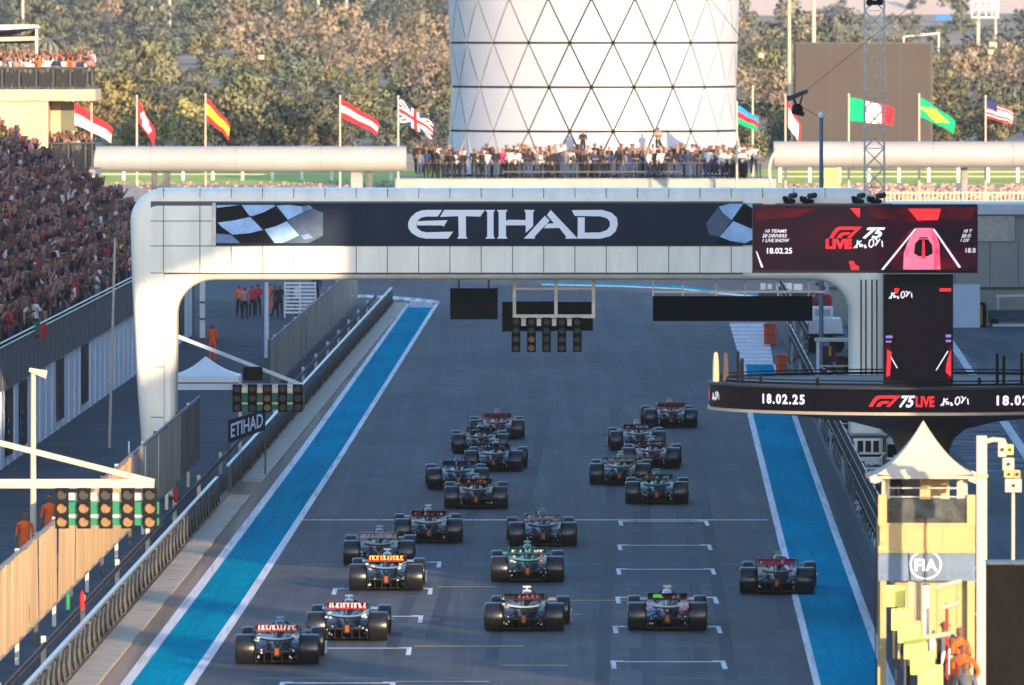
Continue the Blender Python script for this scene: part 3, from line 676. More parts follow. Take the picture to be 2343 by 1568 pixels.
tp('track_edge', [[(2036,815),(2038,814),(2054,842),(2052,843)]], M['ledw']); tp('track_edge', [[(2168,803),(2170,804),(2143,848),(2141,847)]], M['ledw'])
b = MB(); scribble(b, X(2034,TZ), H(686,TZ), 0.25, lambda p: (p[0], TZ-.006, p[2])); b.build('script_lettering', M['ledw'], td)

# ------------------------------------------------------------------ left barrier, fences and hoarding
bar = thing('track_barrier', (U(-13.2,300),300,0), 'low dark barrier with grey top rail and wrapped mesh panels along the left shoulder', 'barrier')
bu = -13.25
for a in range(225, 640, 10):
    if 370 <= a < 380: continue
    b = MB()
    n = 10                                    # crumpled wrap between the posts
    for i in range(n):
        for j in range(3):
            pt = lambda ii, jj: (U(bu,a+0.35+9.3*ii/n)+0.05*math.sin(ii*2.3+a+jj*1.7)+0.03*math.sin(ii*5.1+jj), a+0.35+9.3*ii/n, 0.10+0.66*jj/3)
            b.face([pt(i,j), pt(i+1,j), pt(i+1,j+1), pt(i,j+1)])
    b.build('wrap_panel', M['mesh'], bar)
    b = MB()
    for i in range(4):
        y0_, y1_ = a+.3+2.4*i, a+2.6+2.4*i
        b.bar((U(bu+.09,y0_),y0_,.08),(U(bu+.09,y1_),y1_,.78),.035,.05,up=Vector((1,0,0))); b.bar((U(bu+.09,y1_),y1_,.08),(U(bu+.09,y0_),y0_,.78),.035,.05,up=Vector((1,0,0)))
        b.bar((U(bu+.10,y0_),y0_,.06),(U(bu+.10,y0_),y0_,.80),.05)
    b.build('brace', M['dsteel'], bar)
    b = MB(); b.bar((U(bu+.08,a),a,0), (U(bu+.08,a),a,0.84), 0.14, 0.12, up=Vector((1,0,0))); b.build('post', M['dsteel'], bar)
    MB().bar((U(bu+.02,a),a,0.86), (U(bu+.02,a+10),a+10,0.86), 0.11, 0.07).build('top_rail', M['steel'], bar)
# service side clutter just behind the barrier: low second rail
fr = thing('guard_rail', (U(-13.9,300),300,0), 'grey double guard rail running behind the low wrapped barrier on the left', 'guard rail')
for a in range(240, 640, 20):
    MB().bar((U(-13.95,a),a,0.55), (U(-13.95,a+19.8),a+19.8,0.55), 0.06, 0.13).build('rail', M['dconc'], fr)
    MB().bar((U(-14.0,a),a,0), (U(-14.0,a),a,0.75), 0.12).build('post', M['steel'], fr)
def cloth_wall(name, u, y0, y1, z0, z1, step, mfun, label, legs=True, wave=0.06):
    t = thing(name, (U(u,(y0+y1)/2),(y0+y1)/2,0), label, 'fence')
    y = y0; i = 0
    while y < y1-1e-6:
        ye = min(y+step, y1); b = MB(); n = 8
        for k_ in range(n):
            for j in range(3):
                pt = lambda kk, jj: (U(u,0)+KD*(y+(ye-y)*kk/n)+wave*math.sin(kk*1.57+i)*(0.4+jj*0.3)/1.3, y+0.03+(ye-y-0.06)*kk/n, z0+(z1-z0)*jj/3+0.03*math.sin(kk*0.8+i*2)*(jj == 3))
                b.face([pt(k_,j), pt(k_+1,j), pt(k_+1,j+1), pt(k_,j+1)])
        b.build('cloth_panel', mfun(y), t)
        MB().bar((U(u-.08,y),y,0), (U(u-.08,y),y,z1+0.08), 0.10).build('post', M['steel'] if i % 2 else M['dsteel'], t)
        y = ye; i += 1
    b = MB(); b.bar((U(u-.03,y0),y0,z1), (U(u-.03,y1),y1,z1), 0.08); b.bar((U(u-.03,y0),y0,z0), (U(u-.03,y1),y1,z0), 0.07); b.build('rail', M['cloth2'] if False else M['conc'], t)
    return t
cloth_wall('screened_fence', -14.6, 236, 398, 0.62, 2.70, 9.0, lambda y: M['cloth'] if y < 342 else (M['cloth2'] if y < 372 else M['cloth3']), 'tan cloth screened fence along the near left side, coloured grey where it lies in shade')  # darker cloth tones put the shade of the far stretch into its colour
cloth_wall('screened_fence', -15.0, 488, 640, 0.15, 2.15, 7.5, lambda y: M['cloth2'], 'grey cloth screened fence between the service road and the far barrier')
# hoarding under the grandstand
hw = thing('hoarding_wall', (U(-21.65,480),480,0), 'tall pale grey blue hoarding under the grandstand with narrow dark banners', 'wall')
y = 360
while y < 577:
    b = MB(); b.box(-0.1, 0.0, 0.015, 4.4, 0, 2.74); me = b.mesh('panel', M['wall'])
    o = link('panel', me, hw, (U(-21.65,y)-wloc(hw).x, y-wloc(hw).y, 0)); y += 4.42
def banner_on_wall(y0, w, n):
    t = thing('wall_banner', (U(-21.6,y0),y0,0.3), n, 'banner', 'narrow dark banners on the hoarding')
    x = U(-21.6,y0)
    MB().face([(x,y0,.35),(x+KD*w,y0+w,.35),(x+KD*w,y0+w,2.65),(x,y0,2.65)]).build('cloth', M['dark'], t)
    b = MB()
    for k_ in range(3):
        for s_ in range(8):
            a0 = s_*math.pi/4; a1 = (s_+1)*math.pi/4; cz = 0.75+k_*0.42; cy = y0+w/2
            ry = w*0.32; rz = 0.15
            b.face([(x+.012,cy+ry*math.cos(a0),cz+rz*math.sin(a0)),(x+.012,cy+ry*math.cos(a1),cz+rz*math.sin(a1)),(x+.012,cy+ry*.7*math.cos(a1),cz+rz*.6*math.sin(a1)),(x+.012,cy+ry*.7*math.cos(a0),cz+rz*.6*math.sin(a0))])
    b.build('emblem', M['wpaint'], t)
def wall_y(px, z=1.5):     # depth at which picture column px meets the hoarding plane
    return -21.6/((px-CX)/F-KD)
for px0, px1, n in ((16,30,'leftmost narrow dark banner on the pale hoarding'),(48,63,'second narrow dark banner from the left on the pale hoarding'),(133,147,'third narrow dark banner from the left on the pale hoarding'),(189,203,'narrow dark banner nearest the white mast on the pale hoarding'),(412,422,'dark banner on the hoarding seen under the gantry')):
    a, c = wall_y(px0), wall_y(px1); banner_on_wall(a, c-a, n)
# grandstand
gs = thing('grandstand', (U(-24,480),480,0), 'packed open grandstand above the pale hoarding on the left', 'grandstand')
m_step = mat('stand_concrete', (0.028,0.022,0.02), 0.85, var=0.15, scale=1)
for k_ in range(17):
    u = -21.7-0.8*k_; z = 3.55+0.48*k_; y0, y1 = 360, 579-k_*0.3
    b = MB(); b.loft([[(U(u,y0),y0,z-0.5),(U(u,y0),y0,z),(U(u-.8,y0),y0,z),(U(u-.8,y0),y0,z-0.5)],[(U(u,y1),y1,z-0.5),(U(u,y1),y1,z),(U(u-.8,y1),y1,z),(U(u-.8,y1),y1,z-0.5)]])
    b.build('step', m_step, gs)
y = 360
while y < 577:
    b = MB(); b.box(-0.12, 0.0, 0.02, 3.0, 2.76, 4.25); o = link('parapet_panel', b.mesh('parapet_panel', M['dconc']), gs, (U(-21.5,y)-wloc(gs).x, y-wloc(gs).y, 0)); y += 3.02
b = MB(); b.tube([(U(-21.5,360),360,4.42),(U(-21.5,578),578,4.42)], 0.035, 6); b.tube([(U(-21.5,360),360,4.27),(U(-21.5,578),578,4.27)], 0.03, 6); b.build('rail', M['steel'], gs)
MB().prism([(U(-21.6,580),0),(U(-21.6,580),3.4),(U(-35,580),11.4),(U(-35,580),0)], 579.6, 580.2).build('end_wall', M['dconc'], gs)
M['wallnavy'] = mat('pit_wall_navy', (.025,.032,.05), .6, var=.3, scale=1.5)
# ------------------------------------------------------------------ right side: unseen building added outside the frame, shaped to shade the track
hb = thing('shade_building', (U(21,430),430,0), 'unseen tall building added beside the pit lane to shade the track', 'building')
b = MB()
def blk(b, u, y0, y1, w, h): b.loft([[(U(u,y0),y0,0),(U(u,y0),y0,h),(U(u,y0)+w,y0,h),(U(u,y0)+w,y0,0)],[(U(u,y1),y1,0),(U(u,y1),y1,h),(U(u,y1)+w,y1,h),(U(u,y1)+w,y1,0)]])
SHADE = [(267,280,31),(280,308,19.0),(308,440,31),(440,500,30),(500,614,27)]
for y0, y1, h in SHADE: blk(b, 20.5, y0, y1-.01, 4, h)
def blk2(b, y0, y1, z0, z1, u=20.5, w=4): b.loft([[(U(u,q),q,z0),(U(u,q),q,z1),(U(u,q)+w,q,z1),(U(u,q)+w,q,z0)] for q in (y0,y1)])
blk2(b, 280, 307.99, 23.2, 28)  # slab above an open slot that lets sun onto the gantry leg
b.build('wall', M['conc'], hb)
b = MB()
for q in (280.5,307.4):
    for u in (20.6,24): b.box(U(u,q),U(u,q)+.4,q,q+.4,19.0,23.2)
b.build('light_slot_column', M['conc'], hb)
b = MB(); blk2(b, 222, 266.9, 6.5, 10.2, 20.5, 5); b.build('shadow_canopy', M['wpaint'], hb)  # unseen canopy added to shade a patch of the road
b = MB()
for q in (224,244,264): b.box(U(24.5,q),U(24.5,q)+.5,q,q+.5,0,6.5)
b.build('shadow_canopy_column', M['conc'], hb)
b = MB()
for z in range(3, 15, 4): b.bar((U(20.45,270),270,z), (U(20.45,590),590,z), 0.12, 1.6)
b.build('window_band', M['glass'], hb)
for q0, q1, za, zb_ in ((211,216.5,10.6,14.2),(230,235,10.4,14.2)):  # unseen boards added to cast dark bands across the road
    t = thing('shadow_board', (U(20,q0),q0,0), 'unseen board added for its shadow beside the pit lane, '+('nearer' if q0 < 220 else 'farther'), 'shadow_board')
    MB().box(U(20.5,q0),U(20.5,q0)+.4,q0,q1,za,zb_).build('board', M['wpaint'], t); MB().box(U(20.5,q0)+.1,U(20.5,q0)+.4,(q0+q1)/2-.15,(q0+q1)/2+.15,0,za).build('post', M['steel'], t)
# transverse building closing the pit lane
pb = thing('pit_building', (X(2200,598),598,0), 'pale low building with grey louvres closing the far end of the pit lane', 'building')
BZ = 598.0
b = MB(); b.box(X(1896,BZ), X(2560,BZ), BZ, BZ+9, 0, H(491,BZ)); b.build('wall', mat('building_beige_grey', (0.36,0.34,0.30), 0.8, var=0.10, scale=0.3), pb)
MB().box(X(1890,BZ), X(2570,BZ), BZ-.4, BZ+9.4, H(491,BZ)+.01, H(467,BZ)).build('roof', M['wpaint'], pb)
b = MB()
for i in range(15): z = H(552,BZ)+i*(H(494,BZ)-H(552,BZ))/15; b.box(X(2190,BZ), X(2322,BZ), BZ-.12, BZ-.02, z, z+.07)
b.build('louvre', M['steel'], pb)
MB().box(X(2190,BZ), X(2322,BZ), BZ-.015, BZ+.0, H(552,BZ), H(494,BZ)).build('louvre_backing', M['dconc'], pb)
MB().box(X(1896,BZ), X(2560,BZ), BZ-.12, BZ-.02, H(661,BZ), H(657,BZ)).build('ledge', M['dsteel'], pb)
b = MB()
for x in (1960,2050,2120,2185,2265,2330,2400): b.box(X(x,BZ)-.02, X(x,BZ)+.02, BZ-.01, BZ+.0, H(654,BZ), H(556,BZ))
b.build('panel_joint', M['seam'], pb)
lw = MB(); lw.box(X(2178,594), X(2242,594), 593.8, 594.2, 0, H(692,594)+.9); tag(lw.build('low_wall', M['wall']), 'short pale grey wall beside the black and yellow drum at the pit lane end', 'wall')
dr = thing('striped_drum', G(2240,749), 'black drum with two upright yellow stripes at the far end of the pit lane', 'drum')
Zd = G(2240,749).y; c = G(2240,749)
MB().lathe([(0,1.25),(.30,1.25),(.36,1.15),(.38,.65),(.36,.08),(.30,0)], c, 20).build('drum_body', M['black'], dr, smooth=True)
b = MB()
for a0 in (-112,-82):
    for z0, z1, r0, r1 in ((.14,.65,.372,.388),(.65,1.12,.388,.372)):
        b.face([(c.x+r0*math.cos(rad(a0)), c.y+r0*math.sin(rad(a0)), z0),(c.x+r0*math.cos(rad(a0+16)), c.y+r0*math.sin(rad(a0+16)), z0),(c.x+r1*math.cos(rad(a0+16)), c.y+r1*math.sin(rad(a0+16)), z1),(c.x+r1*math.cos(rad(a0)), c.y+r1*math.sin(rad(a0)), z1)])
b.build('stripe', mat('drum_yellow', (0.75,0.42,0.02), .5), dr)
# long low car shapes / equipment at the far pit wall right
eq = thing('equipment_trolley', G(2320,748), 'low dark equipment trolley with white top bar beside the far pit building', 'trolley')
c = G(2320,748)
MB().box(c.x-1.3,c.x+1.5,c.y-.4,c.y+.4,.25,.85).build('body', mat('trolley_teal', (.05,.10,.12), .6, var=.3), eq)
b = MB(); b.box(c.x-1.1,c.x+1.6,c.y-.5,c.y-.42,.02,.16); b.bar((c.x-.9,c.y,1.55),(c.x+1.6,c.y,1.6),.1); b.bar((c.x-.8,c.y,.85),(c.x-.8,c.y,1.55),.07); b.bar((c.x+1.2,c.y,.85),(c.x+1.2,c.y,1.6),.07); b.build('frame', M['wpaint'], eq)
for dx in (-1.0,1.1):
    MB().tube([(c.x+dx,c.y-.45,.22),(c.x+dx,c.y-.38,.22)],.22,12).build('wheel', M['black'], eq)

# ------------------------------------------------------------------ pit wall with fence and stands
FU = lambda y, u: u if y < 500 else u+.75
pw = thing('pit_wall', (U(7.15,400),400,0), 'long dark pit wall along the right hand blue strip', 'wall')
y = 225
while y < 600:
    b = MB(); b.box(0, .28, 0.02, 4.96, 0, 0.95); o = link('wall_block', b.mesh('wall_block', M['wallnavy']), pw, (U(FU(y,6.5),y)-wloc(pw).x, y-wloc(pw).y, 0)); y += 5
df = thing('debris_fence', (U(7.3,450),450,0), 'tall dark debris fence standing on the pit wall', 'fence')
y = 262
while y < 596:
    x = U(FU(y,6.65),y); MB().bar((x,y,.95),(x,y,2.6),.09).build('post', M['dsteel'], df); y += 8
b = MB(); 
for z in (1.0,1.4,1.8,2.2,2.55): b.bar((U(6.62,262),262,z),(U(6.62,500),500,z),.03); b.bar((U(7.37,500),500,z),(U(7.37,594),594,z),.03)
b.build('cable', M['steel'], df)
b = MB(); y = 262
while y < 594:
    x = U(FU(y,6.62),y); b.bar((x,y,.97),(x+.01,y+.9,2.55),.018); b.bar((x,y+.9,.97),(x+.01,y,2.55),.018); y += .9
b.build('wire_mesh', M['dsteel'], df, kind='stuff')
y = 262
while y < 594:
    bb = MB(); n = 6; zt_ = 2.0 if y > 440 else (1.7 if y > 345 else 1.25)
    for i in range(n):
        for j in range(3):
            pt = lambda ii, jj: (U(FU(y,6.60),y+7.8*ii/n)+.06*math.sin(ii*2.1+y+jj*1.9), y+.1+7.8*ii/n, .97+(zt_-.97)*jj/3)
            bb.face([pt(i,j), pt(i+1,j), pt(i+1,j+1), pt(i,j+1)])
    bb.build('screen_panel', M['mesh'] if int(y) % 3 == 0 else M['dark'], df); y += 8
ORD = ['first','second','third','fourth','fifth','sixth','seventh','eighth','ninth','tenth']
for i in range(9):
    y = 292+i*15; x = U(7.15+.3*(i % 2),y); t = thing('tyre_stack', (x,y,0), f'{ORD[i]} stack of dark tyres behind the right pit wall counted from the booth', 'tyre stack', 'tyre stacks behind the pit wall')
    for k_ in range(4):
        MB().lathe([(.20,.02),(.31,.0),(.345,.05),(.345,.33),(.31,.37),(.20,.36),(.19,.2),(.20,.02)], (x,y,k_*.385), 16).build('tyre', M['tyre'], t, smooth=True)
for i in range(8):
    y = 286+i*17; x = U(8.1+.3*(i % 3),y); t = thing('tool_trolley', (x,y,0), f'{ORD[i]} tool trolley behind the right pit wall counted from the booth', 'trolley', 'tool trolleys behind the pit wall')
    MB().box(x-.4,x+.4,y-.3,y+.3,.15,.95).build('body', M[['dark','dsteel','steel','redf','dark','wall','dsteel','dark'][i]], t)
    for k_ in range(4): MB().box(x-.36,x+.36,y-.315,y-.302,.2+k_*.19,.36+k_*.19).build('drawer', M['steel' if i % 2 else 'dsteel'], t)
    MB().box(x-.42,x+.42,y-.32,y+.32,.952,1.0).build('top_tray', M['steel'], t)
    b = MB(); b.tube([(x-.45,y,.9),(x-.6,y,1.0),(x-.6,y,1.5)],.025,6); b.bar((x-.3,y,1.0),(x-.3,y,2.1+.3*(i%3)),.05); b.bar((x-.6,y,2.0+.3*(i%3)),(x+.3,y,2.1+.3*(i%3)),.05); b.build('handle', M['steel'], t)
# yellow boards on the pit wall
for i, (cx_, cy_, w) in enumerate(((2045,1365,50),(2065,1419,50),(2080,1447,51),(2095,1483,53),(2111,1518,55),(2129,1550,56))):
    Z = 237.5-1.5*i; s = sc(Z)
    t = thing('yellow_board', (X(cx_,Z),Z,H(cy_+w*.47,Z)), ['topmost square yellow board at the left foot of the booth','second square yellow board from the top on the pit wall','third square yellow board from the top on the pit wall','fourth square yellow board from the top on the pit wall','fifth square yellow board from the top on the pit wall','lowest square yellow board on the pit wall at the picture edge'][i], 'board', 'yellow boards along the pit wall')
    MB().box(X(cx_-w/2,Z), X(cx_+w/2,Z), Z, Z+.03, H(cy_+w*.47,Z), H(cy_-w*.5,Z)).build('face', M['yellow'], t)
    b = MB(); b.box(X(cx_-w/2,Z)-.012, X(cx_+w/2,Z)+.012, Z+.032, Z+.06, H(cy_+w*.47,Z)-.012, H(cy_-w*.5,Z)+.012); b.bar((X(cx_,Z)+.05,Z+.07,H(cy_,Z)),(X(cx_,Z)+.05,Z+.09,0),.05); b.build('frame', M['dsteel'], t)

def stand(Z, x0, x1, ytop, name_label, roof=None, mcol='dsteel', n=3, screens=True):
    t = thing('pit_stand', (X((x0+x1)/2,Z),Z,0), name_label, 'pit stand')
    a, c = X(x0,Z), X(x1,Z); zt = H(ytop,Z)
    for x in (a, c):
        for yy in (Z, Z+1.6): MB().bar((x,yy,0),(x,yy,zt),.07).build('leg', M[mcol], t)
    MB().box(a-.1,c+.1,Z-.1,Z+1.7,zt,zt+.10).build('roof', M[roof or mcol], t)
    MB().box(a,c,Z,Z+1.6,max(.9,zt-1.9),max(.9,zt-1.9)+.08).build('platform', M['dsteel'], t)
    zc = max(1.0,zt-1.8)
    b = MB(); b.box(a+.1,c-.1,Z+.55,Z+.85,zc+.75,zc+.82); b.build('desk', M['dark'], t)
    if screens:
        for i in range(n):
            x = a+.15+(c-a-.3)*(i+.5)/n; w = (c-a-.4)/n*.42
            MB().box(x-w,x+w,Z+.62,Z+.68,zc+.9,zc+1.25).build('monitor', M['ledb'], t)
            MB().tube([(x,Z+.2,zc),(x,Z+.2,zc+.45)],.03,6).build('stool_post', M['steel'], t)
            MB().lathe([(0,.45),(.16,.45),(.17,.5),(0,.53)],(x,Z+.2,zc),10).build('stool_seat', M['black'], t)
    b = MB(); b.bar((a,Z,zc),(c,Z,zc+.9),.04); b.bar((a,Z,zc+.9),(c,Z,zc),.04); b.bar((a,Z-.02,zc+.9),(c,Z-.02,zc+.9),.04); b.build('brace', M['steel'], t)
    return t
stand(395, 1918, 1990, 935, 'dark open pit stand with braces just left of the tented booth')
stand(368, 1950, 2026, 1003, 'second dark pit stand beside the white rounded cabin')
stand(428, 1885, 1950, 868, 'dark pit stand under the left rim of the round platform')
stand(344, 1984, 2062, 1082, 'nearest dark pit stand half hidden behind the booth tent', n=2)
ws = stand(440, 1872, 1978, 782, 'white framed pit stand beside the tall display base', roof='sand', mcol='wpaint')
b = MB(); b.box(X(1935,440),X(1978,440),441.5,441.6,H(885,440),H(800,440)); b.build('back_panel', mat('panel_grey_green', (.22,.27,.27), .4), ws)
b = MB(); b.box(X(1884,440),X(1914,440),441.3,441.4,H(880,440),H(795,440)); b.build('maroon_panel', mat('maroon', (.10,.02,.04), .5, var=.3), ws)
b = MB(); b.box(X(1898,440),X(1904,440),441.2,441.28,H(840,440),H(795,440)); b.build('gold_strip', mat('gold_cloth', (.65,.42,.06), .5), ws)
tr = thing('truss_cube', G(2000,884), 'small white cross braced truss cube beside the tall display base', 'truss')
c = P(2000,868,420); b = MB(); w = .42
for x in (-w,w):
    for yy in (-w,w): b.bar((c.x+x,c.y+yy,c.z-w),(c.x+x,c.y+yy,c.z+w),.05)
    b.bar((c.x+x,c.y-w,c.z-w),(c.x-x,c.y-w,c.z+w),.04)
for z in (-w,w):
    for x in (-w,w): b.bar((c.x+x,c.y-w,c.z+z),(c.x+x,c.y+w,c.z+z),.05)
    for yy in (-w,w): b.bar((c.x-w,c.y+yy,c.z+z),(c.x+w,c.y+yy,c.z+z),.05)
b.build('frame', M['wpaint'], tr); tr.location = (c.x,c.y,c.z-w)
for o_ in tr.children: o_.data.transform(Matrix.Translation(Vector(G(2000,884))-Vector(tr.location)))
b = MB(); b.bar((c.x-.3,c.y,0),(c.x-.3,c.y,c.z-w),.1); b.bar((c.x+.3,c.y,0),(c.x+.3,c.y,c.z-w),.1); b.build('leg', M['dsteel'], tr)
# orange padded blocks and recovery vehicles at the end of the kerb
for i, (x0, x1, y0, y1, l_) in enumerate(((1748,1776,741,790,'upper orange padded block beside the striped kerb on the right'),(1776,1806,812,861,'lower orange padded block beside the striped kerb on the right'))):
    Z = G(0,y1).y; t = thing('padded_block', (X((x0+x1)/2,Z),Z,0), l_, 'barrier block', 'orange blocks beside the right kerb')
    w = X(x1,Z)-X(x0,Z); a = X(x0,Z); h = H(y0,Z)
    for k_ in range(3): MB().box(a+w*k_/3+.01,a+w*(k_+1)/3-.01,Z,Z+1.0,.02,h).build('pad', M['orange2'], t)
    b = MB(); b.box(a-.01,a+w+.01,Z-.02,Z+1.02,h*.45,h*.5); b.box(a-.01,a+w+.01,Z-.02,Z+1.02,h*.9,h*.94); b.build('strap', M['redf'], t)
Z = 548; t = thing('utility_vehicle', (X(1882,Z),Z,0), 'boxy white utility vehicle beyond the pit wall under the black board', 'vehicle')
b = MB(); b.loft([[(X(1848,Z),Z,H(766,Z)),(X(1845,Z),Z,H(742,Z)),(X(1858,Z),Z,H(730,Z)),(X(1925,Z),Z,H(730,Z)),(X(1930,Z),Z,H(766,Z))],[(X(1848,Z),Z+3.6,H(766,Z)),(X(1845,Z),Z+3.6,H(742,Z)),(X(1858,Z),Z+3.6,H(730,Z)),(X(1925,Z),Z+3.6,H(730,Z)),(X(1930,Z),Z+3.6,H(766,Z))]]); b.build('body', M['wpaint'], t)
b = MB(); bx(b, 1860, 1906, 703, 731, Z+.6, 1.6); b.build('cab', M['wpaint'], t)
b = MB(); bx(b, 1865, 1901, 708, 724, Z+.57, .03); b.build('window', mat('window_grey', (.28,.33,.36), .2), t)
for x in (1860,1915):
    MB().tube([(X(x,Z),Z-.05,.36),(X(x,Z),Z+.25,.36)],.36,14).build('wheel', M['black'], t)
b = MB(); bx(b, 1848, 1930, 764, 768, Z-.03, .1); b.build('bumper', M['black'], t)
Z = 575; t = thing('recovery_truck', (X(1880,Z),Z,0), 'red recovery truck with raised arm behind the white utility vehicle', 'vehicle')
b = MB(); b.prism([(X(1855,Z),.5),(X(1855,Z),H(684,Z)),(X(1868,Z),H(676,Z)),(X(1898,Z),H(674,Z)),(X(1904,Z),H(684,Z)),(X(1904,Z),.5)], Z, Z+3.5); b.build('body', M['redf'], t)
b = MB(); b.bar(P(1862,690,Z), P(1885,655,Z), .25); b.bar(P(1885,655,Z), P(1866,648,Z), .18); b.build('arm', mat('worn_red', (.25,.05,.08), .6, var=.4, scale=4), t)
b = MB(); bx(b, 1866, 1893, 686, 700, Z-.03, .03); b.build('window', M['glass'], t)
for x in (1863,1898): MB().tube([(X(x,Z),Z-.1,.45),(X(x,Z),Z+.25,.45)],.45,14).build('wheel', M['black'], t)
# white advertising boards seen under the gantry far right
Z = 640
for i, (x0, x1, y0, y1) in enumerate(((1740,1752,648,663),(1756,1766,650,662),(1776,1790,649,664),(1796,1812,648,664),(1816,1836,650,664),(1878,1892,650,684),(1900,1908,652,690))):
    tag(bx(MB(), x0, x1, y0, y1, Z+i, .1).build('track_sign', M['wpaint']), 'small white marker board far beyond the gantry on the right', 'sign', 'white marker boards beyond the gantry')
bs = MB(); bs.box(X(1735,632),X(1870,632),632,632.5,0,H(668,632)); bs.box(X(1735,632),X(1870,632),631.9,632,H(671,632),H(669,632)); tag(bs.build('tyre_barrier', M['dsteel']), 'dark low barrier beneath the white marker boards beyond the gantry', 'barrier')
# white cabin partly behind the booth tent
Z = 398; t = thing('cabin', (X(2020,Z),Z,0), 'white rounded cabin with a dark opening behind the tent roof', 'cabin')
prof = [(X(1985,Z),0),(X(1985,Z),H(996,Z)),(X(1995,Z),H(988,Z)),(X(2020,Z),H(985,Z)),(X(2040,Z),H(990,Z)),(X(2053,Z),H(1003,Z)),(X(2058,Z),H(1020,Z)),(X(2058,Z),0)]
MB().prism(prof, Z, Z+2.2).build('shell', M['wpaint'], t)
bx(MB(), 2030, 2058, 1017, 1090, Z-.03, .03).build('opening', M['black'], t)
bx(MB(), 1988, 2050, 990, 995, Z-.03, .03).build('blue_band', mat('band_blue', (.10,.12,.55), .5), t)
# steward booth
BZ = 240.0
bo = thing('steward_booth', (X(2118,BZ),BZ,0), 'cream and beige race control booth with peaked tent roof and round white emblem', 'booth')
ex0, ex1 = X(2005,BZ), X(2228,BZ); hw_ = (ex1-ex0)/2; cx_ = (ex0+ex1)/2; cy_ = BZ+hw_
ze, zp = H(1086,BZ), H(966,BZ)
for k_ in range(4):
    b = MB(); n = 12; m_ = 10; apx = Vector((cx_, cy_, zp))
    ang = Matrix.Rotation(k_*math.pi/2, 3, 'Z')
    def tp2(t, s):
        r = hw_*(1-t)**1.0; z = ze+(zp-ze)*(t*0.45+0.55*t**2.1); rr = max(r, .02)
        rr = hw_*(1-t)**1.0
        sag = -0.05*(1-s*s)*(1-t)
        return Vector((cx_, cy_, 0))+ang @ Vector((rr*s, -rr, 0))+Vector((0, 0, z+sag))
    for i in range(n):
        for j in range(m_):
            b.face([tp2(i/n, -1+2*j/m_), tp2(i/n, -1+2*(j+1)/m_), tp2((i+1)/n, -1+2*(j+1)/m_), tp2((i+1)/n, -1+2*j/m_)] if i < n-1 else [tp2(i/n, -1+2*j/m_), tp2(i/n, -1+2*(j+1)/m_), apx])
    o = b.build('roof_panel', M['cream'], bo)
    bm = bmesh.new(); bm.from_mesh(o.data); bmesh.ops.remove_doubles(bm, verts=bm.verts, dist=1e-4); bmesh.ops.recalc_face_normals(bm, faces=bm.faces); bm.to_mesh(o.data); bm.free()
    o.data.polygons.foreach_set('use_smooth', [True]*len(o.data.polygons))
b = MB()
for k_ in range(4):
    ang = Matrix.Rotation(k_*math.pi/2, 3, 'Z'); p = Vector((cx_,cy_,ze))+ang @ Vector((-hw_-.02,-hw_-.02,0)); q = Vector((cx_,cy_,ze))+ang @ Vector((hw_+.02,-hw_-.02,0))
    b.bar(p-Vector((0,0,.06)), q-Vector((0,0,.06)), .05, .05)
b.build('eaves_beam', M['cream'], bo)
for sx in (-1,1):
    for sy in (-1,1):
        c = Vector((cx_+sx*hw_, cy_+sy*hw_, ze-.05))
        b = MB(); b.bar(c, c+Vector((sx*.14,sy*.05,-.06)), .1, .12); b.bar(c+Vector((-sx*.1,0,-.04)), c+Vector((sx*.06,0,-.1)), .08); b.build('corner_bracket', M['cream'], bo)
        x = cx_+sx*(hw_-.20); MB().box(x-.08,x+.08,cy_+sy*(hw_-.3)-.08,cy_+sy*(hw_-.3)+.08,H(1250,BZ),ze-.02).build('tent_post', M['cream'], bo)
x0, x1 = X(2010,BZ), X(2232,BZ); yf = BZ+.06; yb = BZ+2*hw_-.1
zf, zg, zw = H(1250,BZ), H(1203,BZ), H(1142,BZ)
MB().box(x0,x1,yf,yb,zf-.08,zf).build('floor', M['beige'], bo)
MB().box(x0+.03,x1-.03,yf,yf+.05,zf+.002,zg).build('front_panel', M['beige'], bo)
MB().box(x0,x1,yf-.03,yf+.08,zg,zg+.05).build('sill', M['beige'], bo)
MB().box(x0,x1,yf-.03,yf+.06,zf-.14,zf-.082).build('base_trim', M['beige'], bo)
MB().box(x0,x0+.04,yf+.1,yb,zf,zg+.1).build('side_panel', M['beige'], bo); MB().box(x1-.04,x1,yf+.1,yb,zf,zg+.1).build('side_panel', M['beige'], bo)
MB().box(x0+.2,x1-.2,yf+.01,yf+.03,zg+.052,zw).build('window', M['glass'], bo)
for x in (x0,x1-.17): MB().box(x,x+.17,yf-.02,yf+.15,zg+.052,H(1133,BZ)).build('corner_post', M['beige'], bo)
MB().box(x0+.9,x0+1.5,yb-.3,yb-.2,zf,H(1095,BZ)).build('rear_panel', M['cloth'], bo)
MB().box(x0,x1,yf+.01,yf+.06,H(1330,BZ),zf-.142).build('blue_panel', M['bluep'], bo)
b = MB()
for x in (x0+.55, x0+1.30): b.box(x,x+.008,yf-.004,yf-.001,zf+.01,zg-.01)
for x in (x0+.5,x0+1.0,x0+1.5): b.box(x,x+.006,yf+.005,yf+.008,H(1329,BZ),zf-.15)
for x in (x0+.75,x0+1.2,x0+1.6): b.box(x,x+.008,yf+.29,yf+.298,H(1500,BZ),H(1332,BZ))
b.build('panel_joint', M['seam'], bo)
b = MB()
for x in (x0+.08,x1-.09):
    for z in (zf+.06,zg-.05,zf-.11,H(1322,BZ)): b.tube([(x,yf-.035,z),(x,yf-.02,z)],.012,6)
b.build('bolt', M['dsteel'], bo)
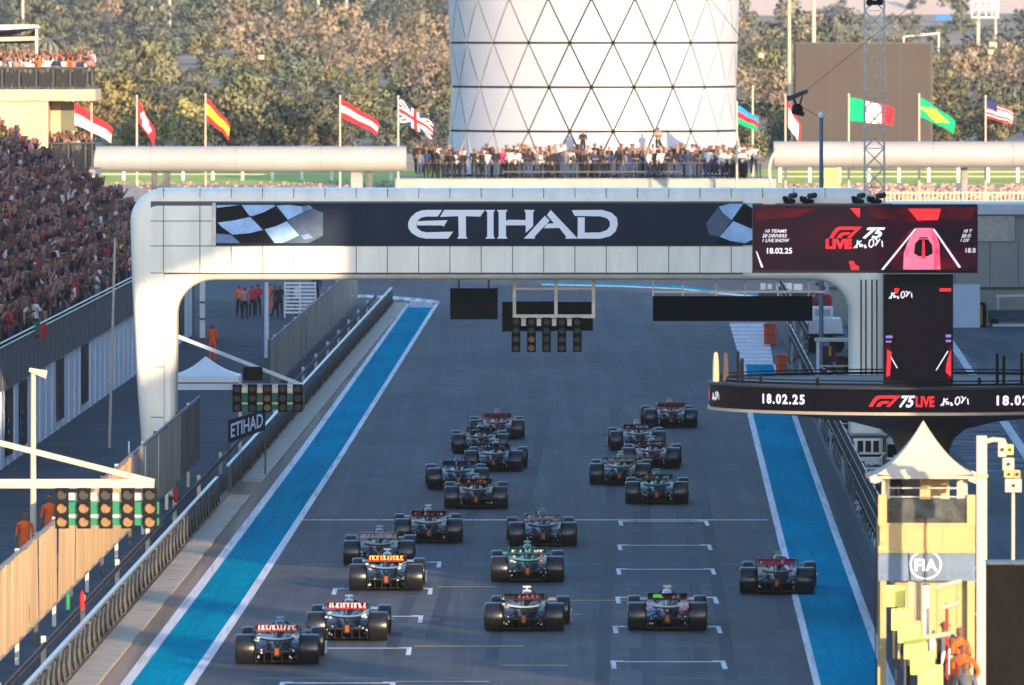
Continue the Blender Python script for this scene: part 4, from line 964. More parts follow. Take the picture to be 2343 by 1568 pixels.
b = MB(); b.tube([(x0-.05,yf,ze-.1),(x0-.04,yf,zf),(x0-.07,yf,H(1400,BZ)),(x0-.03,yf,.2)],.014,5); b.tube([(x0+.62,yf-.02,zf-.14),(x0+.66,yf-.03,H(1350,BZ)),(x0+.60,yf-.02,H(1420,BZ))],.010,5); b.build('cable', M['black'], bo)
b = MB()
for z in (zw+.04,zw+.22): b.bar((x0+.2,yf+.02,z),(x1-.2,yf+.02,z),.02)
b.build('window_rail', M['steel'], bo)
lx_, lz_ = X(2118,BZ), H(1293,BZ); b = MB()
for r0, r1 in ((.40,.365),):
    for cxo in (0,):
        for s_ in range(24):
            a0 = s_*math.pi/12; a1 = a0+math.pi/12
            f_ = lambda r, a: (lx_+cxo+r*.82*math.cos(a), yf-.004-(.001 if cxo > 0 else 0), lz_+r*.74*math.sin(a))
            b.face([f_(r0,a0), f_(r0,a1), f_(r1,a1), f_(r1,a0)])
w_ = text_mb(b, 'FIA', 0.34, lx_-.235, lz_-.12, yf-.008, bold=.006, xscale=.98)
b.build('emblem', M['letter'], bo)
MB().box(x0+.3,x1,yf+.3,yf+.36,H(1510,BZ),H(1331,BZ)).build('lower_panel', M['beige'], bo)
b = MB(); 
for x in (x0+.1, x1-.1):
    for yy in (yf+.1, yb-.1): b.bar((x,yy,0),(x,yy,zf-.09),.12)
b.build('leg', M['beige'], bo)
# mast with cameras
cm = thing('camera_mast', (X(2247,236),236,0), 'square beige mast with a cluster of cameras at its top right of the booth', 'camera mast')
Z = 236; MB().box(X(2235,Z),X(2258,Z),Z,Z+.2,0,H(998,Z)).build('mast', mat('mast_beige', (.60,.47,.36), .6, var=.08), cm)
MB().box(X(2233,Z),X(2261,Z),Z-.02,Z+.22,H(1092,Z),H(1086,Z)).build('collar', M['beige'], cm)
b = MB(); b.tube([P(2258,1010,Z+.1),P(2272,1006,Z+.1),P(2296,1008,Z+.1),P(2304,1030,Z+.1)],.05,8); b.build('arm', M['cream'], cm, smooth=True)
for x0_, x1_, y0_, y1_, m_ in ((2284,2302,1012,1045,'cream'),(2302,2318,1018,1040,'yellow'),(2294,2320,1048,1076,'cream'),(2298,2318,1078,1092,'yellow'),(2320,2334,1076,1094,'beige'),(2300,2337,1096,1126,'cream')):
    b = MB(); b.box(X(x0_,Z),X(x1_,Z),Z-.08,Z+.16,H(y1_,Z),H(y0_,Z)); o = b.build('camera', M[m_], cm)
    b = MB(); c = P((x0_+x1_)/2,(y0_+y1_)/2,Z); b.tube([(c.x,Z-.085,c.z),(c.x,Z-.11,c.z)],.04,10); b.build('lens', M['lampd'], o)
b = MB(); b.tube([P(2318,1126,Z+.05),(X(2318,Z),Z+.05,H(1300,Z))],.035,8); b.build('pole', M['cream'], cm)
cb = thing('equipment_cabinet', (X(2310,222),222,0), 'large black cabinet in the bottom right corner beside the beige mast', 'cabinet')
MB().box(X(2261,222),X(2420,222),222,223.2,0,H(1292,222)).build('body', mat('cabinet_black', (.009,.008,.007), .8, spec=.05, var=.2), cb)
b = MB(); b.box(X(2259,222),X(2422,222),221.95,223.25,H(1292,222)+.001,H(1288,222)); b.build('top_trim', M['dsteel'], cb)
# clutter around the booth base: easels, tubes, boxes
cl = [(2078,2092,1332,1410,'sand','tall beige upright case left of the booth base'),(2097,2108,1334,1420,'dsteel','dark upright case left of the booth base'),(2112,2126,1340,1402,'steel','grey upright case under the blue booth panel'),(2164,2170,1385,1440,'redf','thin maroon upright case under the booth panel'),
      (2128,2140,1455,1530,'steel','grey slim cabinet right of the yellow boards'),(2144,2154,1462,1545,'dark','black slim cabinet right of the yellow boards'),(2174,2190,1500,1568,'sand','beige slim cabinet at the bottom edge beside the marshals'),(2196,2208,1530,1580,'dsteel','dark slim cabinet at the bottom edge beside the marshals')]
for i, (a, c, y0, y1, m_, l_) in enumerate(cl):
    Z = 238-i*.9; t = thing('equipment_case', (X((a+c)/2,Z),Z,H(y1,Z)), l_, 'equipment case')
    MB().box(X(a,Z),X(c,Z),Z,Z+.25,H(y1,Z)-1.0 if H(y1,Z) > 1.2 else 0,H(y0,Z)).build('body', M[m_], t); MB().box(X(a,Z)-.01,X(c,Z)+.01,Z-.012,Z+.26,H(y0,Z)+.001,H(y0,Z)+.03).build('lid', M['dsteel'], t)
for i, (a, c, y0, y1) in enumerate(((2140,2200,1330,1345),(2150,2195,1380,1392),(2120,2175,1450,1458))):
    Z = 232; b = MB(); b.tube([P(a,y1,Z),P(c,y0,Z)],.05,8); tag(b.build('rolled_tube', M['sand'], smooth=True), ['uppermost','middle','lowest'][i]+' beige rolled tube leaning across the cases under the booth', 'tube')
pl = MB(); pl.box(X(2060,240),X(2232,240),236,244,H(1600,240)-.1,H(1600,240)); tag(pl.build('pit_platform', M['dsteel']), 'dark service platform carrying the cases and marshals below the booth', 'platform')

# ------------------------------------------------------------------ left: poles, tent, slatted barrier
def pole(name, px, Z, ytop, r, label, cat, m='wpaint', base=0.0, ybase=None):
    t = thing(name, (X(px,Z),Z,base), label, cat); MB().tube([(X(px,Z),Z,base),(X(px,Z),Z,H(ytop,Z))],[r*1.15,r*.85],10).build('pole', M[m], t, smooth=True); return t
t = pole('lamp_post', 76, 330, 850, .085, 'cream lamp post with a slanted flat lamp head at the left edge', 'lamp post', 'cream')
b = MB(); c = P(76,850,330); b.loft([[c+Vector(v) for v in ((-.12,-.12,.0),(-.10,-.12,.10),(.40,-.12,.02),(.36,-.12,-.20))],[c+Vector(v) for v in ((-.12,.2,.0),(-.10,.2,.10),(.40,.2,.02),(.36,.2,-.20))]]); b.build('lamp_head', M['cream'], t)
t = pole('mast', 250, 425, 545, .05, 'thin leaning cream mast beside the hoarding left of the gantry leg', 'mast', 'cream'); t.children[0].data.transform(Matrix.Shear('XY', 4, (0.03,0)) if False else Matrix.Rotation(rad(1.6),4,'Y'))
pole('lamp_post', 610, 540, 646, .11, 'plain grey post standing on the service road behind the screened fence', 'post', 'wall')
pole('bollard', 365*1.0-70, 360, 1010, .03, 'thin white stake on the dark service road left of the gantry leg', 'stake', 'wpaint')
t = thing('wall_post', (X(463,574),574,0), 'white square post closing the end of the pale hoarding under the gantry', 'post')
MB().box(X(457,574),X(469,574),574,574.4,0,H(640,574)).build('post', M['wpaint'], t)
b = MB()
for y in (690,728): b.box(X(456.5,574),X(469.5,574),573.95,574.45,H(y+4,574),H(y,574))
b.build('band', M['dsteel'], t)
# white tent
Z = 425; t = thing('canopy_tent', (X(478,Z),Z+1.5,0), 'white low peaked canopy tent behind the farther light arm', 'tent')
x0, x1 = X(395,Z), X(548,Z); cxx = (x0+x1)/2-.05; zz = H(861,Z); zt = H(819,Z); d_ = 2.6
apex = Vector((cxx+.0,Z+d_/2,zt+.02)); cs = [Vector((x0,Z,zz)),Vector((x1,Z,zz)),Vector((x1,Z+d_,zz)),Vector((x0,Z+d_,zz))]
for i in range(4):
    b = MB(); a, c = cs[i], cs[(i+1)%4]; n = 5
    for k_ in range(n):
        f_ = lambda p, tt: p.lerp(apex, tt)+Vector((0,0,-.10*math.sin(math.pi*tt)))
        b.face([f_(a,k_/n), f_(c,k_/n), f_(c,(k_+1)/n), f_(a,(k_+1)/n)] if k_ < n-1 else [f_(a,k_/n), f_(c,k_/n), apex])
    b.build('roof_panel', M['wpaint'], t)
    b = MB().face([a, c, c-Vector((0,0,.22)), a-Vector((0,0,.22))]); b.build('valance', M['wpaint'], t)
    MB().bar(a-Vector((0,0,.01)), Vector((a.x,a.y,0)), .06).build('leg', M['steel'], t)
# slatted white barrier
Z = 612; t = thing('slatted_barrier', (X(690,Z),Z,0), 'white slatted barrier behind the marshals under the gantry', 'barrier')
for i in range(9):
    z = .25+i*.19; MB().box(X(650,Z),X(722,Z),Z+.6,Z+.64,z,z+.10).build('slat', M['wpaint'], t)
b = MB()
for x in (651,686,721): b.bar((X(x,Z),Z+.7,0),(X(x,Z),Z+.7,1.9),.07)
b.build('upright', M['wpaint'], t)
# small extinguishers / markers behind the barrier
for i, (x, y0, y1, m_, l_) in enumerate(((188,1352,1395,'redf','red fire extinguisher behind the near wrapped barrier'),(155,1370,1395,'green','green canister behind the near wrapped barrier'),(692,836,858,'redf','small red cone behind the far wrapped barrier'),(402,1118,1150,'redf','red helmeted marker behind the barrier below the gantry leg'))):
    Z = [285,283,540,352][i]; u_ = X(x,Z); zb_ = H(y1,Z)
    b = MB(); b.lathe([(.0,0),(.055,0),(.06,.03),(.06,.34),(.03,.42),(.015,.46),(0,.47)], (u_,Z,max(0,zb_)), 12); tag(b.build(['fire_extinguisher','canister','traffic_cone','marker_post'][i], M[m_], smooth=True), l_, ['extinguisher','canister','cone','marker'][i])
# stage equipment on the gantry top
for i, (x0_, x1_) in enumerate(((1788,1820),(1826,1866),(1945,1975),(1978,2024))):
    Z = 381.2; t = thing('rooftop_camera', (X((x0_+x1_)/2,Z),Z,H(464,Z)), ['leftmost','second','third','rightmost'][i]+' dark camera cluster standing on top of the gantry above the displays', 'camera', 'cameras on the gantry top')
    zb_ = H(462,Z)-.05; zb_ = H(432,Z)
    zb_ = H(466,GZ-.6)
    a, c = X(x0_,Z), X(x1_,Z); w = c-a
    b = MB(); b.lathe([(.05,0),(.2,.02),(.18,.12),(.06,.16)], (a+w*.5,GZ-.55,zb_), 10); b.box(a+w*.05,a+w*.42,GZ-.7,GZ-.4,zb_+.06,zb_+.22); b.build('base', M['black'], t)
    b = MB(); b.tube([(a+w*.55,GZ-.75,zb_+.24),(a+w*.9,GZ-.5,zb_+.27)],.09,10); b.build('body', M['dsteel'], t)
    b = MB(); b.tube([(a+w*.2,GZ-.7,zb_+.10),(a+w*.1,GZ-.8,zb_+.2)],.07,8); b.build('lens_hood', M['black'], t)
b = MB(); b.box(X(1775,GZ-.6),X(2040,GZ-.6),GZ-.95,GZ-.05,H(470,GZ-.6),H(466,GZ-.6)); tag(b.build('catwalk', M['dsteel']), 'narrow dark catwalk along the gantry front above the wide display', 'catwalk')
# ------------------------------------------------------------------ tower of triangular panels
TR = 776.0; tcx = X(1361, 765)
def trad(z):      # profile: waist then flare
    ks = [(4.6,10.15),(5.3,9.95),(6.3,9.70),(7.2,9.55),(8.3,9.45),(9.6,9.40),(11.2,9.35),(13.2,9.42),(16.8,9.55),(20,9.75),(24,10.1)]
    for (a, ra), (b_, rb) in zip(ks[:-1], ks[1:]):
        if a <= z <= b_: return ra+(rb-ra)*(z-a)/(b_-a)
    return ks[-1][1]
tw = thing('lattice_tower', (tcx,TR,4.6), 'huge round white tower clad in triangular panels behind the crowd on the deck', 'tower')
b = MB(); b.lathe([(trad(z)-.07, z) for z in np.linspace(4.6,23.5,24)], (tcx,TR,0), 84); b.build('inner_shell', mat('tower_joint_dark', (0.006,0.008,0.012), .9, spec=.02), tw, smooth=True)
mtp = mat('tower_panel_white', (0.42,0.43,0.47), 0.4, var=0.05, scale=0.25, spec=0.35)
ylv = [403,301.5,200,98.5,-3,-104.5,-206]
zl = [HC-(y-HY)/sc(TR-9.4) for y in ylv]
N = 21; off = math.asin((1353.5-1361)/330.0)
def tnode(row, i):
    a = off+(i+(0.0 if row % 2 == 1 else 0.5)-0.5)*2*math.pi/N; r = trad(zl[row]); return Vector((tcx+r*math.sin(a), TR-r*math.cos(a), zl[row]))
for row in range(len(zl)-1):
    for i in range(N):
        e = row % 2
        # nodes of row and row+1 are offset by half a step
        A, B = tnode(row, i), tnode(row, i+1)
        C = tnode(row+1, i+(1 if e == 0 else 0)) ; D = tnode(row+1, i+(2 if e == 0 else 1))
        for tri in ((A, B, C), (C, D, B)):
            cen = (tri[0]+tri[1]+tri[2])/3; nrm = (cen-Vector((tcx,TR,cen.z))).normalized()
            if nrm.y > 0.25: continue
            q = [p+(cen-p).normalized()*0.12 for p in tri]
            def onr(p, dr):
                v = Vector((p.x-tcx, p.y-TR, 0)).normalized()*(trad(p.z)+dr); return Vector((tcx+v.x, TR+v.y, p.z))
            b = MB(); m4 = 4; g_ = lambda i1, j1, dr: onr(q[0]+(q[1]-q[0])*(i1/m4)+(q[2]-q[0])*(j1/m4), dr)
            for i1 in range(m4):
                for j1 in range(m4-i1):
                    b.face([g_(i1,j1,.03), g_(i1+1,j1,.03), g_(i1,j1+1,.03)])
                    if i1+j1 < m4-1: b.face([g_(i1+1,j1,.03), g_(i1+1,j1+1,.03), g_(i1,j1+1,.03)])
            for (a0, a1) in (((0,0),(m4,0)),((m4,0),(0,m4)),((0,m4),(0,0))):
                b.face([g_(*a0,.03), g_(*a1,.03), g_(*a1,-.08), g_(*a0,-.08)])
            o_ = b.build('panel', mtp, tw); me_ = o_.data
            bm = bmesh.new(); bm.from_mesh(me_); bmesh.ops.remove_doubles(bm, verts=bm.verts, dist=1e-3); bmesh.ops.recalc_face_normals(bm, faces=bm.faces)
            for f in bm.faces: f.smooth = True
            bm.to_mesh(me_); bm.free(); me_.set_sharp_from_angle(angle=rad(40))
# ------------------------------------------------------------------ crowd deck, bridge tubes
dz = HC-(408-HY)/sc(762)
dk = thing('viewing_deck', (X(1345,762),762,0), 'long grey viewing deck carrying the standing crowd in front of the white tower', 'deck')
b = MB(); b.box(X(905,762),X(1775,762),760.6,770.5,dz-.55,dz); b.build('slab', M['conc'], dk)
b = MB(); b.box(X(905,762),X(1775,762),760.4,760.58,dz-.62,dz-.1); b.build('fascia', mat('deck_fascia', (.30,.33,.30), .6, var=.15, scale=.3), dk)
for x in (930,1150,1345,1560,1750): MB().tube([(X(x,762),764,0),(X(x,762),764,dz-.56)],.35,12).build('column', M['conc'], dk)
b = MB(); b.bar((X(1150,762),761,dz+.42),(X(1560,762),761,dz+.42),.10); b.bar((X(930,762),761,dz+1.0),(X(1760,762),761,dz+1.0),.03)
for x in range(930,1761,26): b.bar((X(x,762),761,dz),(X(x,762),761,dz+1.0),.03)
b.build('railing', M['dsteel'], dk)
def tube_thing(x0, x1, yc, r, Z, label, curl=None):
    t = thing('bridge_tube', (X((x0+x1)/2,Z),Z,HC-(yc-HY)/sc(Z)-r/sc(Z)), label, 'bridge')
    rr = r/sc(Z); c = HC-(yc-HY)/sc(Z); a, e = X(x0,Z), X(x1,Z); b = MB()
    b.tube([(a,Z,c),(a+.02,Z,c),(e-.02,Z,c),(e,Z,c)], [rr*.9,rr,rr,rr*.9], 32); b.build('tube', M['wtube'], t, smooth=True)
    n = int(abs(e-a)/4.5)
    for i in range(1,n): x = a+(e-a)*i/n; MB().tube([(x-.02,Z,c),(x+.02,Z,c)], rr+.012, 32).build('joint_ring', M['conc'], t)
    return t
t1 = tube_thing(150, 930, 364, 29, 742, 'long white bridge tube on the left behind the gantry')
for x0_, x1_ in ((346,358),(372,388),(803,830),(838,852)):
    MB().box(X(x0_,742),X(x1_,742),742.2,743.4,0,H(390,742)).build('pier', M['conc' if x0_ in (803,) else 'dconc'], t1)
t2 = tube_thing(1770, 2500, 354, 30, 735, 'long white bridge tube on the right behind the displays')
b = MB(); c = P(1795,385,733)
b.tube([c+Vector((0.95*math.cos(rad(a)),0,1.5*math.sin(rad(a))-.2)) for a in range(95,236,14)],.10,8); b.build('end_hoop', M['cream'], t2, smooth=True)
for x0_ in (1900,2200,2420): MB().box(X(x0_,736),X(x0_+14,736),736,737.2,0,H(382,736)).build('pier', M['conc'], t2)
# grass bank fence
for (x0_, x1_, Z, yb_, lab) in ((215,925,806,428,'white post and rail fence on the bright grass strip left of the deck'),(1785,2420,800,399,'white post and rail fence on the grass strip under the right bridge tube')):
    t = thing('rail_fence', (X((x0_+x1_)/2,Z),Z,terr(Z)), lab, 'fence'); z0 = terr(Z)-.05
    for x in range(x0_, x1_, 68): MB().box(X(x,Z)-.09,X(x,Z)+.09,Z,Z+.1,z0,z0+1.15).build('post', M['wpaint'], t)
    for zz in (.4,.72,1.02): MB().box(X(x0_,Z),X(x1_,Z),Z+.02,Z+.06,z0+zz,z0+zz+.06).build('rail', M['cream'], t)
# rocks on the right bank
rk = [];
for i in range(3):
    bm = bmesh.new(); bmesh.ops.create_icosphere(bm, subdivisions=1, radius=1)
    for v in bm.verts: v.co *= R.uniform(.7,1.15); v.co.z *= .65
    me = bpy.data.meshes.new('boulder'); bm.to_mesh(me); bm.free(); me.materials.append(mat('boulder_stone', (.48,.36,.28), .9, var=.3, scale=1.2, rand=.25)); rk.append(me)
def join_inst(name, protos, items, parent=None, mats=None, norms=None):   # items: (proto, loc, rotz, scale, matindex or None)
    V = []; Fv = []; Ft = []; Mi = []; n0 = 0; cache = {}; NV = []
    for pi, loc, rz, s, mi in items:
        if pi not in cache:
            me = protos[pi]; v = np.empty(len(me.vertices)*3); me.vertices.foreach_get('co', v)
            li = np.empty(len(me.loops), dtype=np.int32); me.loops.foreach_get('vertex_index', li)
            lt_ = np.empty(len(me.polygons), dtype=np.int32); me.polygons.foreach_get('loop_total', lt_)
            m_ = np.empty(len(me.polygons), dtype=np.int32); me.polygons.foreach_get('material_index', m_)
            cache[pi] = (v.reshape(-1,3), li, lt_, m_)
        v, li, lt_, m_ = cache[pi]; c, sn = math.cos(rz), math.sin(rz)
        s3 = s if isinstance(s, tuple) else (s, s, s)
        w = v*np.array(s3); w = np.stack([w[:,0]*c-w[:,1]*sn+loc[0], w[:,0]*sn+w[:,1]*c+loc[1], w[:,2]+loc[2]], 1)
        if norms is not None: q_ = norms[pi]; NV.append(np.stack([q_[:,0]*c-q_[:,1]*sn, q_[:,0]*sn+q_[:,1]*c, q_[:,2]], 1))
        V.append(w); Fv.append(li+n0); Ft.append(lt_); n0 += len(v); Mi.append(m_ if mi is None else np.array([mi[k_] for k_ in range(len(mi))])[m_])
    V = np.concatenate(V); Fv = np.concatenate(Fv); Ft = np.concatenate(Ft); Mi = np.concatenate(Mi)
    me = bpy.data.meshes.new(name); me.vertices.add(len(V)); me.vertices.foreach_set('co', V.ravel())
    me.loops.add(len(Fv)); me.loops.foreach_set('vertex_index', Fv.astype(np.int32))
    me.polygons.add(len(Ft)); st_ = np.concatenate([[0], np.cumsum(Ft)[:-1]]).astype(np.int32)
    me.polygons.foreach_set('loop_start', st_); me.polygons.foreach_set('loop_total', Ft.astype(np.int32)); me.polygons.foreach_set('material_index', Mi.astype(np.int32))
    for m_ in mats: me.materials.append(m_)
    me.update(); me.validate()
    if norms is not None: me.polygons.foreach_set('use_smooth', [True]*len(me.polygons)); me.normals_split_custom_set_from_vertices(np.concatenate(NV))
    o = bpy.data.objects.new(name, me); S.collection.objects.link(o)
    if parent: o.parent = parent
    return o
items = []
for i in range(1500):
    y = R.uniform(742,793); x = R.uniform(X(1740,y), X(2480,y)); s = R.uniform(.10,.34)
    items.append((R.randrange(3), (x,y,terr(y,x)+s*.1), R.uniform(0,6.3), s, None))
for i in range(300):
    y = R.uniform(780,800); x = R.uniform(X(150,y), X(930,y)); s = R.uniform(.08,.22)
    items.append((R.randrange(3), (x,y,terr(y,x)+s*.1), R.uniform(0,6.3), s, None))
o = join_inst('rubble', rk, items, mats=[rk[0].materials[0]]); o['kind'] = 'stuff'
t = thing('picket_fence', (X(2200,722),722,1.0), 'pale picket fence at the foot of the rocky bank on the right', 'fence')
y0_ = HC-(466-HY)/sc(722); y1_ = HC-(438-HY)/sc(722)
pk = MB().box(-.04,.04,0,.05,0,y1_-y0_).mesh('picket', M['sand']); xx = X(2028,722)
while xx < X(2480,722): link('picket', pk, t, (xx-t.location.x,0,y0_-1.0)); xx += .26
b = MB(); b.box(X(2028,722),X(2480,722),722.06,722.1,y1_-.14,y1_-.06); b.box(X(2028,722),X(2480,722),722.06,722.1,y0_+.1,y0_+.18); b.build('rail', M['sand'], t)
MB().box(X(2000,725),X(2500,725),725,726,0,y0_).build('plinth', M['conc'], t)
# ------------------------------------------------------------------ brown screen back, crane mast, spider camera, lamp
Z = 842; t = thing('screen_back', (X(1975,Z),Z,terr(Z)), 'big plain brown back of a giant screen among the flags', 'screen')
MB().box(X(1820,Z),X(2130,Z),Z,Z+.6,H(325,Z),H(99,Z)).build('panel', M['brown'], t)
b = MB(); 
for x in (1812,1818,2132): b.bar((X(x,Z),Z+.3,terr(Z)),(X(x,Z),Z+.3,H(97,Z)),.12)
b.bar(P(1820,99,Z), P(2130,99,Z), .1); b.build('frame', M['dsteel'], t)
b = MB()
for x in (1900,1975,2060): b.box(X(x,Z),X(x,Z)+.02,Z-.015,Z-.001,H(322,Z),H(101,Z))
b.build('panel_joint', M['seam'], t)
Z = 500; t = thing('lattice_mast', (X(2001,Z),Z,0), 'tall slim steel lattice mast rising above the gantry right of the tower', 'mast')
w = X(2024,Z)-X(1979,Z); a = X(1979,Z); c = a+w; zt = H(-90,Z)
for x, yy in ((a,Z),(c,Z),(a,Z+w),(c,Z+w)): MB().bar((x,yy,0),(x,yy,zt),.055).build('chord', M['steel'], t)
z = 0; i = 0
while z < zt-w:
    b = MB()
    for yy in (Z, Z+w):
        b.bar((a,yy,z),(c,yy,z+w),.04); b.bar((c,yy,z),(a,yy,z+w),.04); b.bar((a,yy,z),(c,yy,z),.03)
    for x in (a, c): b.bar((x,Z,z),(x,Z+w,z+w),.04)
    b.build('bracing', M['steel'], t); z += w; i += 1
b = MB(); bx(b, 1984, 2020, 2, 12, Z-.2, .3); b.tube([P(1990,6,Z-.3),P(1990,6,Z-.1)],.16,10); b.tube([P(2013,4,Z-.3),P(2013,4,Z-.1)],.16,10); b.build('lamp', M['black'], t)
Z = 470; t = thing('cable_camera', P(1824,262,Z), 'black cable suspended camera hanging in front of the brown screen', 'camera')
b = MB(); b.loft([[P(1799,222,Z),P(1846,204,Z),P(1850,213,Z),P(1803,233,Z)],[p+Vector((0,.5,0)) for p in (P(1799,222,Z),P(1846,204,Z),P(1850,213,Z),P(1803,233,Z))]]); b.build('frame', mat('camera_navy', (.02,.035,.07), .4), t)
b = MB(); c = P(1824,248,Z+.2); b.lathe([(0,.0),(.18,.06),(.24,.2),(.2,.38),(.08,.46)], (c.x,c.y,c.z-.28), 12); b.tube([P(1812,255,Z),P(1800+40,262,Z)],.09,8); b.bar(P(1816,228,Z+.2), P(1822,240,Z+.2), .08); b.bar(P(1836,220,Z+.2), P(1830,240,Z+.2), .06); b.build('gimbal', M['black'], t)
b = MB(); b.tube([P(1836,246,Z+.2),P(1878,270,Z+1)],.012,5); b.tube([P(1803,222,Z),P(1500,-160,Z-60)],.012,5); b.tube([P(1846,206,Z),P(2300,-160,Z-60)],.012,5); b.build('cable', M['dsteel'], t)
t = pole('lamp_post', 1879, 455, 268, .085, 'blue grey lamp post with a pointed head rising above the gantry top', 'lamp post', 'bluep')
MB().lathe([(.06,0),(.13,.05),(.12,.16),(.02,.3)], P(1879,272,455), 10).build('lamp_head', M['wpaint'], t)
yb_ = MB(); bx(yb_, 1887, 1922, 385, 431, 700, .8); tag(yb_.build('utility_box', M['yellow']), 'pale yellow box standing behind the gantry right of the lamp post', 'box')
# ------------------------------------------------------------------ flags
fm = lambda n, c: mat('flag_'+n, c, .8, var=.06, scale=3)
FR, FW, FY, FB, FG, FK = fm('red',(.62,.02,.03)), fm('white',(.75,.73,.70)), fm('yellow',(.80,.55,.03)), fm('blue',(.02,.22,.50)), fm('green',(.0,.30,.14)), fm('navy',(.02,.03,.14))
def flag(px, ytop, ybot, tip, h, kind, label, Z=758, wavy=1.0):
    t = thing('flag', (X(px,Z),Z,3.5), label, 'flag', 'national flags in front of the hillside')
    MB().tube([(X(px,Z),Z,3.5),(X(px,Z),Z,H(ytop-4,Z))],[.08,.05],8).build('pole', M['cream'], t, smooth=True)
    MB().lathe([(0,-.08),(.09,0),(0,.09)], P(px,ytop-5,Z), 8).build('finial', M['wpaint'], t)
    nx, nz = 18, 15; s = sc(Z); Wd = (tip[0]-px)/s; dr = (tip[1]-ytop)/s; hh = h/s
    b = MB()
    def pt(i, j):
        u_, v_ = i/nx, j/nz
        x = X(px,Z)+Wd*u_; z = H(ytop,Z)-hh*v_*(1-.30*u_)-dr*(u_**1.15)*1.0
        y = Z+.10*math.sin(u_*9+v_*2)*wavy*(.3+u_)+.5*u_
        return (x+.05*math.sin(u_*8+v_*3)*u_, y, z+.05*math.sin(u_*10)*u_)
    for i in range(nx):
        for j in range(nz):
            b.mi(kind((i+.5)/nx, (j+.5)/nz)); b.face([pt(i,j), pt(i+1,j), pt(i+1,j+1), pt(i,j+1)])
    b.build('cloth', [FR,FW,FY,FB,FG,FK], t, smooth=True)
flag(168, 235, 335, (255,292), 50, lambda u, v: 0 if v < .5 else 1, 'red over white flag at the left beside the balcony building')
flag(313, 225, 335, (353,300), 52, lambda u, v: 1 if (.38 < v < .62 and .2 < u < .8) or (abs(u-.5) < .16 and .15 < v < .85) else 0, 'red flag with a white cross hanging limp, second from the left')
flag(470, 222, 335, (524,285), 52, lambda u, v: 0 if v < .25 or v > .75 else 2, 'red and yellow striped flag left of centre')
flag(778, 226, 335, (864,280), 44, lambda u, v: 1 if .33 < v < .67 else 0, 'red flag with a white central stripe left of the tower')
def uk(u, v):
    x, y = u*2-1, v*2-1
    if abs(x) < .12 or abs(y) < .18: return 0
    if abs(x) < .22 or abs(y) < .32: return 1
    d = abs(abs(x)-abs(y))
    return 0 if d < .08 else (1 if d < .24 else 5)
flag(911, 226, 335, (990,284), 52, uk, 'dark blue flag with red and white crosses beside the tower')
flag(1686, 240, 330, (1735,272), 44, lambda u, v: 3 if v < .34 else (0 if v < .67 else 4), 'blue, red and green striped flag just right of the tower', Z=757)
pole('flag_pole', 1722, 790, 196, .08, 'bare white pole right of the tower', 'pole', 'cream', base=terr(790))
flag(1797, 222, 330, (1832,290), 62, lambda u, v: 1 if (.22 < u < .85 and v > .2) else 0, 'red and white flag hanging steeply left of the cable camera', Z=740)
flag(1942, 222, 330, (2045,248), 56, lambda u, v: 4 if u < .4 else (1 if u < .72 else 0), 'green, white and red upright striped flag behind the lattice mast', Z=740)
flag(2103, 222, 330, (2185,276), 46, lambda u, v: 2 if abs(u-.45)*.9+abs(v-.5) < .36 else 4, 'green flag with a yellow diamond right of the lattice mast', Z=740)
flag(2255, 226, 330, (2318,256), 44, lambda u, v: 5 if (u < .42 and v < .5) else (0 if int(v*9) % 2 == 0 else 1), 'red and white striped flag with a dark corner at the right edge', Z=740)
# ------------------------------------------------------------------ far poles and small structures on the hillside
for i, (px, y0_, yt, Z, r) in enumerate(((52,60,-40,1250,.16),(347,80,15,1350,.16),(388,90,-40,1350,.16),(728,70,-40,1400,.16),(793,80,-40,1400,.16),(1806,320,-40,860,.13),(1862,120,-40,900,.16),(2238,90,-30,1300,.2),(2278,110,-30,1300,.14))):
    t = pole('light_pole', px, Z, yt, r, ['far pale pole at the upper left edge','short far pale pole above the left trees','tall far pale pole above the left trees','far pale pole left of the tower','second far pale pole left of the tower','pale pole beside the brown screen left edge','pale pole above the brown screen','far pale pole at the upper right carrying a lamp frame','second far pale pole at the upper right'][i], 'pole', 'cream', base=terr(Z,X(px,Z))-.3)
Z = 1298; t = thing('floodlight_rig', P(2255,55,Z), 'far white lamp frame on two poles at the upper right', 'lamp frame')
b = MB()
for y in (3,22,40): b.bar(P(2222,y,Z), P(2286,y,Z), .12)
for x in (2224,2240,2256,2270,2284): b.bar(P(x,0,Z), P(x,42,Z), .10)
b.build('frame', M['wpaint'], t)
b = MB()
for x in range(2226,2284,10): b.tube([P(x,14,Z-.1),P(x,14,Z-.4)],.16,8)
b.build('lamp', M['steel'], t)
Z = 1180; t = thing('roof_truss', P(1960,70,Z), 'far dark roof truss above the brown screen', 'truss')
b = MB()
for y in (62,84): b.bar(P(1915,y,Z), P(2105,y-4,Z), .12)
for i in range(16): b.bar(P(1915+i*12,84,Z), P(1921+i*12,62,Z), .08); b.bar(P(1921+i*12,62,Z), P(1927+i*12,84,Z), .08)
b.build('frame', M['dsteel'], t)
b = MB()
for x in (1925,2000,2095): b.bar((X(x,Z),Z,terr(Z,X(x,Z))-.5), P(x,62,Z), .16)
b.build('leg', M['dsteel'], t)
Z = 1250; t = thing('goal_frame', P(2100,80,Z), 'far thin white frame above the right end of the brown screen', 'frame')
b = MB(); b.bar(P(2068,84,Z), P(2150,76,Z), .14); b.bar(P(2068,84,Z), (X(2068,Z),Z,terr(Z)-.3), .12); b.bar(P(2148,76,Z), (X(2148,Z),Z,terr(Z)-.3), .12); b.build('frame', M['wpaint'], t)
Z = 1500; t = thing('shade_canopy', P(2155,40,Z), 'small bright blue shade canopy on the far sand at the upper right', 'canopy')
